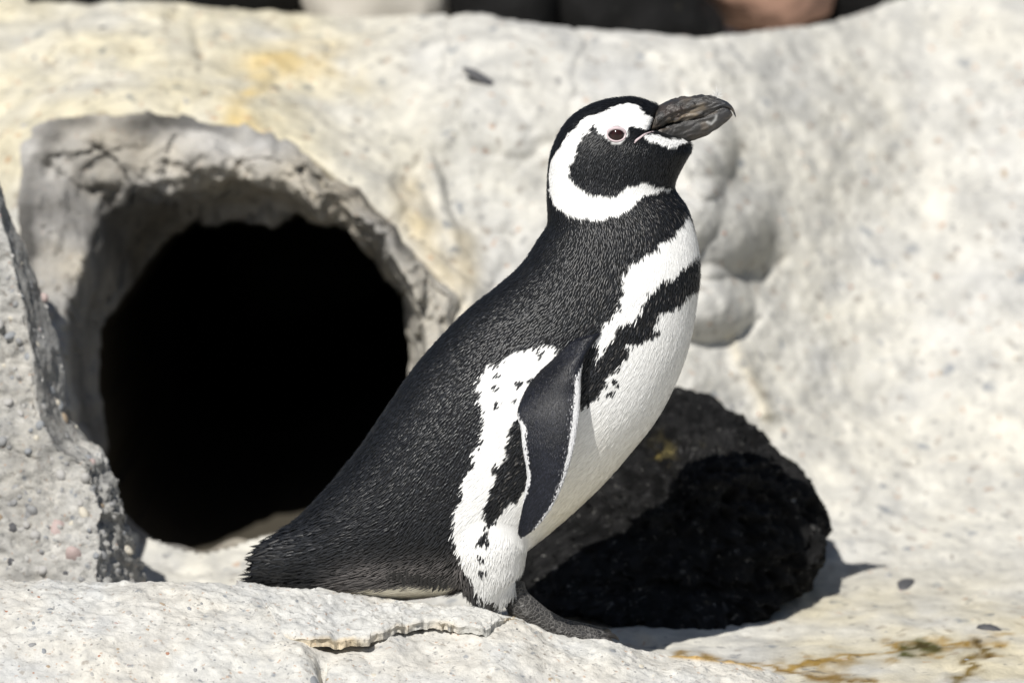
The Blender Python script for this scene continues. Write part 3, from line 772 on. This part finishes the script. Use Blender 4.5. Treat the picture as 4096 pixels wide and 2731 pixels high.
# sample feather roots, evenly spaced
tri = np.array([t for f in BF for t in ([(f[0], f[1], f[2]), (f[0], f[2], f[3])] if len(f) == 4 else [f])])
ta = BV[tri]; area = np.linalg.norm(np.cross(ta[:, 1]-ta[:, 0], ta[:, 2]-ta[:, 0]), axis=1)/2
def sample(tri, V, N, area, n):
    i = np.searchsorted(np.cumsum(area)/area.sum(), rng.random(n)); i = np.minimum(i, len(area)-1)
    a, b = rng.random(n), rng.random(n); m = a+b > 1; a[m], b[m] = 1-a[m], 1-b[m]
    t = tri[i]; w = np.stack([1-a-b, a, b], 1)[..., None]
    n_ = (N[t]*w).sum(1); n_ /= np.linalg.norm(n_, axis=1)[:, None]
    return (V[t]*w).sum(1), n_
def thin(P, rad):
    kd = kdtree.KDTree(len(P))
    for i, p in enumerate(P): kd.insert(p, i)
    kd.balance(); alive = np.ones(len(P), bool); keep = []
    for i in range(len(P)):
        if not alive[i]: continue
        keep.append(i)
        for _, j, _ in kd.find_range(P[i], rad[i]): alive[j] = False
    return np.array(keep)
def near_loft(P):
    d = np.empty((len(P), 3)); s = np.empty(len(P))
    for k, p in enumerate(P):
        _, i, _ = kdl.find(p); d[k] = tang[i]; s[k] = svals[i]
    return d, s
EYE_S = Z1([(958, 497)])
o, d = cam_ray(EYE_S); eye_hit = np.array(body_bvh.ray_cast(o, d)[0])
bill_base = unproj(Z1([(1350, 330)]), 0)[0]

T_SCALE = (np.array([(0, 0, .05), (.38, -.5, -.02), (.38, 0, .28), (.38, .5, -.02), (.78, -.40, .0), (.80, 0, .26), (.78, .40, .0), (1.0, 0, .06)]),
           np.array([(0, 1, 2), (0, 2, 3), (1, 4, 5), (1, 5, 2), (2, 5, 6), (2, 6, 3), (4, 7, 5), (5, 7, 6)]))
T_HAIR = (np.array([(0, 0, .1), (.45, -.5, 0), (.45, 0, .3), (.45, .5, 0), (1.0, 0, 0)]), np.array([(0, 1, 2), (0, 2, 3), (1, 4, 2), (2, 4, 3)]))
def feathers(P, N, D, L, W, lift, C, T, ridge=None, roll=.09):
    D = D-N*(D*N).sum(1)[:, None]; D /= np.linalg.norm(D, axis=1)[:, None]+1e-9
    S = np.cross(N, D)
    ra = roll*rng.normal(size=len(P))[:, None]
    S, N = S*np.cos(ra)+N*np.sin(ra), N*np.cos(ra)-S*np.sin(ra)
    H = W if ridge is None else W*ridge
    D2 = D*np.cos(lift)[:, None]+N*np.sin(lift)[:, None]; N2 = np.cross(D2, S)
    V = P[:, None]+D2[:, None]*(T[0][None, :, 0:1]*L[:, None, None])+S[:, None]*(T[0][None, :, 1:2]*W[:, None, None])+N2[:, None]*(T[0][None, :, 2:3]*H[:, None, None])
    k = len(T[0]); F = (T[1][None]+np.arange(len(P))[:, None, None]*k).reshape(-1, 3)
    return V.reshape(-1, 3), F, np.repeat(C, k, 0)
def gather(sets):
    V, F, C, o = [], [], [], 0
    for v, f, c in sets: V.append(v); F.append(f+o); C.append(c); o += len(v)
    return np.vstack(V), np.vstack(F), np.vstack(C)

CP, CNn = sample(tri, BV, BN, area, 560000)
dirs, sv = near_loft(CP)
headz = sstep(13.2, 15.2, sv)
wmask, cs = pattern(CP, 0)
tail = sstep(3.4, 1.2, sv)
spacing = np.where(wmask, .0018, .0020)*(1-headz)+.00125*headz+.0004*tail
# densest candidates are needed on the head
ex, en = sample(tri, BV, BN, area*(BV[tri[:, 0], 2] > .10), 150000)
ed, es = near_loft(ex); em = es > 13.5
ew, _ = pattern(ex[em], 0)
CP = np.vstack([CP, ex[em]]); CNn = np.vstack([CNn, en[em]]); dirs = np.vstack([dirs, ed[em]]); sv = np.concatenate([sv, es[em]]); wmask = np.concatenate([wmask, ew])
headz = sstep(13.2, 15.2, sv); tail = sstep(3.4, 1.2, sv)
spacing = np.where(wmask, .0018, .0020)*(1-headz)+.00125*headz+.0004*tail
pr = rng.permutation(len(CP)); CP, CNn, dirs, sv, spacing = CP[pr], CNn[pr], dirs[pr], sv[pr], spacing[pr]
kp = thin(CP, spacing); CP, CNn, dirs, sv = CP[kp], CNn[kp], dirs[kp], sv[kp]
eyed = np.stack([(CP[:, 0]-eye_hit[0])/.0104, (CP[:, 2]-eye_hit[2])/.0083], 1)
cq = project(np.stack([CP[:, 0], -np.abs(CP[:, 1]), CP[:, 2]], 1))
ok = (np.hypot(*eyed.T) > 1) & ~(inpoly(cq, BILL) & (polydist(cq, BILL) > 5))
CP, CNn, dirs, sv = CP[ok], CNn[ok], dirs[ok], sv[ok]
n = len(CP)
headz, tail = sstep(13.0, 15.2, sv), sstep(3.6, 1.0, sv)
# thigh plumage hangs down, rump plumage sweeps back and down
ps = project(CP)
thigh = np.exp(-(((ps[:, 0]-1980)/190)**2+((ps[:, 1]-2270)/230)**2)**2)
dirs = dirs*(1-thigh[:, None])+thigh[:, None]*np.array((-.15, 0, -1))
low_ = sstep(2150, 2330, ps[:, 1])*sstep(1850, 1500, ps[:, 0])
dirs = dirs+low_[:, None]*np.array((-.25, 0, -.15))
dirs = dirs+.13*np.stack([vnoise(CP*40, 701), vnoise(CP*40, 702), vnoise(CP*40, 703)], 1)+.12*rng.normal(size=(n, 3))
cc, wm, ps = plum_colour(CP+dirs*.002, (.0012*(1-headz)+.0004*headz)[:, None], n)
Lh = .0046*(.7+.6*rng.random(n)); Wh = .00085*(.8+.4*rng.random(n))
Lb = np.where(wm, .0080, .0056)*(.7+.6*rng.random(n)); Wb = np.where(wm, .0012, .0015)*(.85+.3*rng.random(n))
L = Lb*(1-headz)+Lh*headz; W = Wb*(1-headz)+Wh*headz
mid = sstep(7, 4, sv)*(1-tail)*(~wm); L *= 1+.35*mid; W *= 1-.25*mid
L = L*(1+1.4*tail); W = W*(1+.25*tail)
W *= 1-.3*sstep(9, 13, sv)*(1-headz)
fr_ = thigh*sstep(2250, 2380, ps[:, 1]); L *= 1+.9*fr_
edge = low_*sstep(2300, 2350, ps[:, 1]); L *= 1+.8*edge
lift = R(7)*np.ones(n)*(1-headz)+R(14)*headz+R(5)*tail+R(4)*mid; lift[wm] *= .22
lift += R(4.5)*rng.normal(size=n)*np.where(wm, .3, 1)
sets = []
sel = headz > .5
sets.append(feathers(CP[~sel], CNn[~sel], dirs[~sel], L[~sel], W[~sel], lift[~sel], cc[~sel], T_SCALE, np.where(wm[~sel], .16, .65)))
sets.append(feathers(CP[sel], CNn[sel], dirs[sel], L[sel], W[sel], lift[sel], cc[sel], T_HAIR))
# stiff tail feathers
nt_ = 200
tp = unproj(Dd(np.stack([rng.uniform(600, 690, nt_), rng.uniform(1240, 1342, nt_)], 1)), rng.uniform(-.045, .045, nt_))
hh = [body_bvh.find_nearest(p) for p in tp]
tp = np.array([h[0] for h in hh]); tn = np.array([h[1] for h in hh])
td = np.stack([-np.ones(nt_), rng.normal(size=nt_)*.15, rng.uniform(-.30, .25, nt_)], 1)
dk = .010+.012*rng.random(nt_)
sets.append(feathers(tp, tn, td, .021*(.5+1.0*rng.random(nt_)), np.full(nt_, .0032), R(6)+R(6)*rng.normal(size=nt_), np.stack([dk, dk, dk*1.05], 1), T_SCALE))
# dark fringe under rump and behind the thigh
for (xa, ya, xb, yb, k, dr) in ((1760, 2335, 1150, 2365, 0, 0), (1560, 2270, 1800, 2322, 60, (-.15, 0, -1)), (1815, 2370, 1990, 2410, 60, (-.05, 0, -1))):
    if not k: continue
    q_ = np.stack([np.linspace(xa, xb, k), np.linspace(ya, yb, k)], 1)+rng.normal(size=(k, 2))*8
    pts, nn_ = [], []
    for s in q_:
        o, d = cam_ray(s); h = body_bvh.ray_cast(o, d)
        if h[0] is not None: pts.append(h[0][:]); nn_.append(h[1][:])
    k = len(pts)
    if not k: continue
    dk = .012+.03*rng.random(k)**2
    sets.append(feathers(np.array(pts), np.array(nn_), np.tile(dr, (k, 1))+.12*rng.normal(size=(k, 3)), .013*(.7+.6*rng.random(k)), np.full(k, .0026), R(8)+R(5)*rng.normal(size=k), np.stack([dk, dk*.95, dk*.92], 1), T_SCALE))
fv, ff, fc = gather(sets)
link('plumage', mesh('plumage', fv, ff, True, fc), M_feather, penguin, kind='stuff')
print('feathers', n, 'faces', len(ff))

# flippers
LE = Z3([(1010, 40), (955, 110), (908, 185), (888, 285), (885, 400), (876, 520), (862, 620), (843, 720), (815, 820), (780, 920), (735, 1015), (691, 1085), (645, 1140), (605, 1175), (572, 1199), (552, 1207)])
TE = Z3([(800, 90), (712, 190), (645, 262), (592, 340), (550, 425), (527, 505), (548, 590), (555, 680), (571, 770), (583, 860), (572, 940), (560, 1020), (545, 1095), (534, 1150), (533, 1188), (545, 1206)])
FY = [-.050, -.063, -.077, -.090, -.101, -.110, -.116, -.120, -.122, -.122, -.121, -.119, -.117, -.116, -.115, -.115]
TH = [.0075, .0085, .0095, .011, .0100, .0095, .0085, .0078, .007, .0063, .0057, .005, .0043, .0036, .0026, .0012]
NV_, NU_ = 90, 44
le, te, fy, th_f = spline(LE, NV_), spline(TE, NV_), spline(FY, NV_)[:, 0], spline(TH, NV_)[:, 0]
YL, YT = [], []
for k in range(16):
    yl, yt = FY[k]-.005, FY[k]+.005
    if k < 4:
        for s, off, which in ((LE[k], (-.001, .004, .011, .017)[k], 0), (TE[k], (-.008, -.006, -.004, .001)[k], 1)):
            o, d = cam_ray(s); h = body_bvh.ray_cast(o, d)[0]
            if h is not None:
                if which: yt = h.y-off
                else: yl = h.y-off
    YL.append(yl); YT.append(yt)
YL, YT = spline(YL, NV_)[:, 0], spline(YT, NV_)[:, 0]
ang = np.linspace(0, 2*np.pi, NU_, endpoint=False)
uu = (1-np.cos(ang))/2; side = np.sin(ang)
FR = []
for i in range(NV_):
    s = le[i]*(1-uu)[:, None]+te[i]*uu[:, None]
    y0 = YL[i]*(1-uu)+YT[i]*uu-th_f[i]*.5*np.sin(np.pi*uu)*sstep(34, 4, i)
    p = unproj(s, y0); p[:, 1] += -side*th_f[i]*(np.abs(side)**-.35 if False else 1)*(1.0-.35*uu)
    FR.append(p)
FR = np.array(FR)
vv = np.repeat(np.linspace(0, 15, NV_), NU_); uuu = np.tile(uu, NV_); sgn = np.tile(side, NV_)
def flip_colour(p, u, v, front, n):
    nz = fbm(p, 260, 2, 801)
    lm = sstep(2.2, 3.2, v)*sstep(13.2, 11.5, v)
    jt_ = rng.normal(size=n)*.012
    lead = u < (.080+.008*nz+jt_)*lm+.025*sstep(11, 4, v)*lm
    trail = (1-u) < (.080+.010*nz+jt_)*sstep(4.8, 5.6, v)*sstep(11.2, 9.8, v)
    w = lead | trail | ~front
    soft = (~w) & (u < .17+.05*nz) & (rng.random(n) < .25) & (lm > .5)
    dk = (.0065+.009*rng.random(n)**2)*(1+.5*fbm(p, 30, 2, 805))
    c = np.stack([dk*.9, dk, dk*1.45], 1)
    c[soft] = (.12, .12, .13)
    c[w] = np.array((.72, .72, .73))*(1-.2*rng.random(w.sum()))[:, None]
    return c
fvv, fff = closed_tube(FR)
fcol = np.vstack([flip_colour(FR.reshape(-1, 3), uuu, vv, sgn > -.02, len(vv)), [[.02, .02, .025]]*2])
fl_me = mesh('flipper', fvv, fff, True, fcol)
tmp = mesh('tmp', fvv, fff); _, fn = arrays(tmp); bpy.data.meshes.remove(tmp)
ftri = np.array([t for f in fff for t in ([(f[0], f[1], f[2]), (f[0], f[2], f[3])] if len(f) == 4 else [f])])
tb = fvv[ftri]; fa = np.linalg.norm(np.cross(tb[:, 1]-tb[:, 0], tb[:, 2]-tb[:, 0]), axis=1)/2
if (fn[NU_*40+11]@np.array((0, -1, 0))) < 0: fn = -fn
fp, fnn = sample(ftri, fvv, fn, fa, 60000)
k_ = thin(fp, np.full(len(fp), .00125)); fp, fnn = fp[k_], fnn[k_]
kdf = kdtree.KDTree(len(vv))
for i, p in enumerate(FR.reshape(-1, 3)): kdf.insert(p, i)
kdf.balance()
fi = np.array([kdf.find(p)[1] for p in fp])
fdir = np.gradient(FR, axis=0).reshape(-1, 3)[fi]; fdir /= np.linalg.norm(fdir, axis=1)[:, None]+1e-9
fdir += .25*rng.normal(size=fdir.shape)
fcc = flip_colour(fp, uuu[fi], vv[fi], fnn[:, 1] < .25, len(fp))
m_ = len(fp)
g1 = feathers(fp, fnn, fdir, .0032*(.7+.6*rng.random(m_)), .0012*np.ones(m_), R(8)+R(4)*rng.normal(size=m_), fcc, T_HAIR)
for sy in (1, -1):
    me = fl_me if sy > 0 else fl_me.copy()
    ve, fe = g1[0].copy(), g1[1]
    if sy < 0:
        co = fvv*(1, -1, 1); me.vertices.foreach_set('co', co.ravel()); me.flip_normals(); me.update()
        ve = ve*(1, -1, 1); fe = fe[:, ::-1]
    fo = link('flipper', me, M_flip, penguin)
    link('flipper_plumage', mesh('flipper_plumage', ve, np.ascontiguousarray(fe), True, g1[2]), M_flip, fo, kind='stuff')

# eyes
m, nt, b = nmat('iris', .12, .3)
b.inputs['Coat Weight'].default_value = .35; b.inputs['Coat Roughness'].default_value = .02
v = coords(nt)
gr = node(nt, 'ShaderNodeVectorMath', operation='LENGTH'); mp = nt.nodes.new('ShaderNodeMapping'); mp.inputs['Scale'].default_value = (1, 0, 1)
nt.links.new(v, mp.inputs['Vector']); nt.links.new(mp.outputs[0], gr.inputs[0])
nt.links.new(ramp(nt, gr.outputs['Value'], [(.0008, (.01, .003, .003)), (.0014, (.045, .012, .009)), (.0042, (.022, .006, .005)), (.0072, (.005, .002, .002))]), b.inputs['Base Color'])
M_iris = m
M_lid = plain('pink eyelid skin', (.60, .49, .51), .5, .3, .12, 700, .3)
V, Fc = ico(4)
for sy in (1, -1):
    c = eye_hit*(1, sy, 1)+np.array((0, .0036*sy, 0))
    eo = bpy.data.objects.new('eye', mesh('eye', V*.0084, Fc)); COL.objects.link(eo); eo.data.materials.append(M_iris)
    eo.location = c; adopt(eo, penguin)
    a = np.linspace(0, 2*np.pi, 48, endpoint=False); rr_ = []
    for t_ in a:
        ex_, ez_ = np.cos(t_), np.sin(t_)
        ctr = np.array((ex_*.0088-.0002, 0, ez_*(.0068 if ez_ > 0 else .0060)+.0003))
        ctr[1] = -sy*(.0042-.0022*ex_**2)*1.0
        nrm = np.array((ex_, 0, ez_)); b2 = np.linspace(0, 2*np.pi, 10, endpoint=False)
        rr_.append(ctr+(nrm[None]*np.cos(b2)[:, None]*(.0009+.0007*(ez_ > .3))+np.array((0, 1, 0))*np.sin(b2)[:, None]*.0009))
    rr_ = np.array(rr_); lidv = rr_.reshape(-1, 3); nl = len(a)
    i, j = np.arange(nl)[:, None], np.arange(10)[None]
    lf_ = np.stack([i*10+j, i*10+(j+1) % 10, ((i+1) % nl)*10+(j+1) % 10, ((i+1) % nl)*10+j], -1).reshape(-1, 4)
    link('eyelid', mesh('eyelid', lidv+c+np.array((0, -.0022*sy, 0)), lf_), M_lid, eo)

# bill: upper and lower mandible, wrinkled horn
def mandible(name, top, bot, wid, seed, parent, ridges):
    n_, m_ = 170, 64
    t, b_ = spline(Z1(top), n_), spline(Z1(bot), n_); w = spline(np.array(wid)/10704, n_)[:, 0]
    p0, p1 = unproj(t, 0), unproj(b_, 0); c, h = (p0+p1)/2, (p0-p1)/2
    a = np.linspace(0, 2*np.pi, m_, endpoint=False)
    L_ = c[:, None]+h[:, None]*np.cos(a)[None, :, None]+np.array((0, 1, 0))*(w[:, None]*np.sign(np.sin(a))*np.abs(np.sin(a))**.55)[..., None]
    v, f = closed_tube(L_)
    me = mesh(name, v, f); _, nn = arrays(me)
    ax = unproj(Z1([(2150, 180)]), 0)[0]-unproj(Z1([(1380, 400)]), 0)[0]; ax /= np.linalg.norm(ax)
    qx = v@ax; perp = v-qx[:, None]*ax
    st_ = perp*1.0+np.outer(qx*.17, ax)
    along = np.concatenate([np.repeat(np.linspace(0, 1, n_), m_), [0, 1]])
    wr_ = (1-sstep(.55, .85, along))*.85+.15
    f1 = fbm(st_, 230, 3, seed); f2 = fbm(st_, 620, 2, seed+5)
    big = fbm(v, 90, 2, seed+9)
    fade = sstep(0, .03, along)*sstep(1, .95, along)
    d_ = ridges*(.0007*(1-np.abs(f1)*2.2)+.00025*f2+.0004*big)*wr_*fade
    v = v+nn*d_[:, None]
    me.vertices.foreach_set('co', v.ravel()); me.update()
    base_c = np.array((.034, .032, .031)); tan = np.array((.13, .105, .082)); rust = np.array((.070, .050, .040)); blue = np.array((.022, .026, .034)); bone = np.array((.22, .175, .125))
    k = np.clip(.5+1.6*f1, 0, 1)[:, None]*np.clip(.45+1.2*fbm(v, 60, 2, seed+13), 0, 1)[:, None]
    col = base_c*(1-k)+tan*k
    k = (np.clip(1.7*fbm(v, 75, 2, seed+17)-.15, 0, 1)*wr_)[:, None]*.7; col = col*(1-k)+rust*k
    k = sstep(.62, .80, along)[:, None]*np.clip(.75+1.0*fbm(v, 70, 2, seed+21), 0, 1)[:, None]; col = col*(1-k)+blue*k
    return me, v, along, col, bone, f1
def finish(name, me, col, mat, parent):
    set_col(me, np.clip(col, .004, .6)); return link(name, me, mat, parent)
M_bill, ntb, bb = nmat('worn horn bill', .34, .5)
ntb.links.new(attr(ntb).outputs['Color'], bb.inputs['Base Color'])
bump(ntb, bb, noise(ntb, coords(ntb, (1, 1, 2.6), (0, R(-17), 0)), 900, 4, .7), .55, .0008)
up_top = [(1372, 238), (1420, 192), (1490, 150), (1545, 121), (1600, 117), (1645, 97), (1710, 98), (1790, 85), (1890, 84), (1970, 97), (2050, 122), (2110, 152), (2160, 195), (2190, 245), (2206, 306)]
up_bot = [(1296, 468), (1380, 436), (1450, 402), (1520, 378), (1600, 358), (1680, 350), (1750, 338), (1830, 314), (1905, 282), (1970, 250), (2040, 212), (2090, 208), (2130, 222), (2165, 252), (2200, 312)]
me, v, al, col, bone, f1 = mandible('upper_mandible', up_top, up_bot, [262, 240, 206, 176, 150, 118, 108, 98, 88, 78, 66, 54, 40, 24, 7], 901, penguin, 1.25)
s_ = project(v); cutd = polydist(s_, Z1([(1790, 318), (1880, 262), (1980, 212), (2030, 195)]), False)
st2 = lambda q: q-np.outer(q@np.array((.95, 0, .3)), np.array((.95, 0, .3)))*.8
k = np.exp(-((polydist(s_, Z1([(1520, 345), (1680, 305), (1780, 290), (1720, 250), (1800, 225), (1860, 200)]), False))/13)**2)[:, None]*np.clip(.6+1.3*fbm(st2(v), 300, 2, 955), 0, 1)[:, None]
col = col*(1-k*.85)+bone*k*.85
groove = np.exp(-(polydist(s_, Z1([(1400, 330), (1500, 275), (1600, 235), (1700, 215), (1760, 175)]), False)/6)**2)
_, nn = arrays(me); v = v-nn*(groove*.0022)[:, None]
groove = np.exp(-(polydist(s_, Z1([(1560, 350), (1660, 300), (1760, 290), (1850, 270)]), False)/5)**2); v = v-nn*(groove*.0018)[:, None]
me.vertices.foreach_set('co', v.ravel()); me.update()
upper = finish('upper_mandible', me, col, M_bill, penguin)
lo_top = [(1285, 440), (1380, 410), (1450, 380), (1520, 355), (1600, 335), (1680, 322), (1750, 314), (1830, 296), (1905, 266), (1970, 238), (2040, 204), (2095, 204), (2135, 224), (2160, 258), (2170, 285)]
lo_bot = [(1300, 500), (1390, 520), (1460, 545), (1530, 560), (1600, 564), (1680, 558), (1750, 546), (1820, 524), (1890, 500), (1950, 462), (2020, 428), (2080, 382), (2125, 345), (2155, 312), (2168, 296)]
me, v, al, col, bone, f1 = mandible('lower_mandible', lo_top, lo_bot, [262, 236, 198, 168, 141, 116, 106, 96, 86, 76, 64, 52, 40, 26, 10], 931, penguin, .8)
s_ = project(v)
k = np.exp(-(polydist(s_, Z1([(1905, 365), (1950, 380), (1990, 335), (2000, 300)]), False)/5)**2)[:, None]*.7; col = col*(1-k)+np.array((.45, .45, .44))*k
lower = finish('lower_mandible', me, col, M_bill, penguin)
# gape: pink skin at the corner of the mouth
for sy in (-1, 1):
    gp = []
    for s in Z1([(1142, 582), (1165, 552), (1205, 522), (1250, 490), (1300, 472), (1345, 462)]):
        o, d = cam_ray(s); h = body_bvh.ray_cast(o, d)[0]
        gp.append((h[0], (h[1]-.0010)*(-sy), h[2]) if h is not None else (gp[-1][0]+.004, gp[-1][1], gp[-1][2]+.001))
    gv, gf = tube(np.array(gp), [.0004, .0011, .0010, .0009, .0008, .0006], 10, 24)
    link('gape', mesh('gape', gv, gf), M_lid, penguin)

# feet: scaly shank, three webbed toes and claws
M_foot, ntf, bf = nmat('scaly grey foot', .55, .4)
vf = coords(ntf)
vo = node(ntf, 'ShaderNodeTexVoronoi', Scale=250.0, feature='DISTANCE_TO_EDGE'); ntf.links.new(vf, vo.inputs['Vector'])
ed = ramp(ntf, vo.outputs['Distance'], [(.02, 0), (.16, 1)])
cf = mixc(ntf, ramp(ntf, noise(ntf, vf, 55, 4, .6), [(.4, 0), (.62, 1)]), (.022, .0215, .022), (.046, .044, .042))
ntf.links.new(mixc(ntf, ed, (.125, .12, .115), cf), bf.inputs['Base Color'])
bump(ntf, bf, ed, .8, .0012)
M_claw = plain('dark claw horn', (.03, .027, .025), .4, .5, .3, 300)
def gz(x, y):
    h = ledge_bvh.ray_cast(Vector((x, y, 1)), Vector((0, 0, -1)))[0]
    return h.z if h is not None else -1
for sy in (-1, 1):
    y0 = -.034 if sy < 0 else .040
    leg = unproj(Z4([(1690, 640), (1705, 700), (1745, 765), (1815, 815)]), y0)
    if sy > 0: leg = leg+(.0, 0, -.004)
    ank = leg[-1]
    sh, toes, claws = [], [], []
    ptsS = unproj(Z4([(1815, 815), (1900, 862), (1985, 902), (2100, 930), (2190, 950), (2250, 966)]), y0)
    prts = [tube(np.vstack([leg, ptsS[1]]), [.0122, .0122, .0138, .0126, .0098], 20, 40)]
    tips = []
    for k, (spread, ln_) in enumerate(((-.006, .93), (.012, 1.0), (.030, .93))):
        t_ = ptsS.copy(); g = np.linspace(0, 1, len(t_))
        t_[:, 1] += spread*g*1.3
        t_[:, 0] = t_[0, 0]+(t_[:, 0]-t_[0, 0])*ln_
        r_ = np.array([.0116, .0098, .0080, .0064, .0052, .0038])
        for i_ in range(1, len(t_)):
            gnd = gz(t_[i_, 0], t_[i_, 1])
            if gnd > -.5: t_[i_, 2] = max(t_[i_, 2], gnd+r_[i_]*.35) if sy < 0 else gnd+r_[i_]*.6
        prts.append(tube(t_, r_, 14, 30)); toes.append(t_); tips.append((t_[-1], t_[-1]-t_[-3]))
    for a_, b_ in ((0, 1), (1, 2)):      # web between the toes
        g = np.linspace(0, 1, 6); lines = []
        for i_ in range(1, 5):
            lines.append(toes[a_][i_][None]*(1-g)[:, None]+toes[b_][i_][None]*g[:, None]+np.array((0, 0, -.001)))
        W_ = np.array(lines); top_ = W_+(0, 0, .0016); bt_ = W_-(0, 0, .0022)
        ring = np.concatenate([top_, bt_[:, ::-1]], 1)
        prts.append(closed_tube(ring))
    fm = union('foot', prts, .0017, 2)
    fo = link('foot', fm, M_foot, penguin)
    for tp_, dr in tips:
        dr = dr/np.linalg.norm(dr); p = np.array([tp_-dr*.003, tp_+dr*.003+(0, 0, .0012), tp_+dr*.008+(0, 0, .0006), tp_+dr*.0125+(0, 0, -.0022)])
        cv, cf_ = tube(p, [.0034, .0031, .0021, .0005], 10, 18)
        link('claw', mesh('claw', cv, cf_), M_claw, fo)

# white down caught on the bill tip
tipp = unproj(Z1([(1995, 108)]), -.002)[0]; dn = 60
dd_ = rng.normal(size=(dn, 3))*(.7, .5, .5)+(0, 0, .75); dd_ /= np.linalg.norm(dd_, axis=1)[:, None]
nn_ = np.cross(dd_, rng.normal(size=(dn, 3))); nn_ /= np.linalg.norm(nn_, axis=1)[:, None]
dv, df_, dc = feathers(np.tile(tipp, (dn, 1))+rng.normal(size=(dn, 3))*.0012, nn_, dd_, .004+.0075*rng.random(dn), np.full(dn, .00028), np.zeros(dn), np.full((dn, 3), .8), T_HAIR)
link('down_feather', mesh('down_feather', dv, df_, True, dc), M_feather, label='tiny white down feather stuck on top of the bill tip', category='feather')
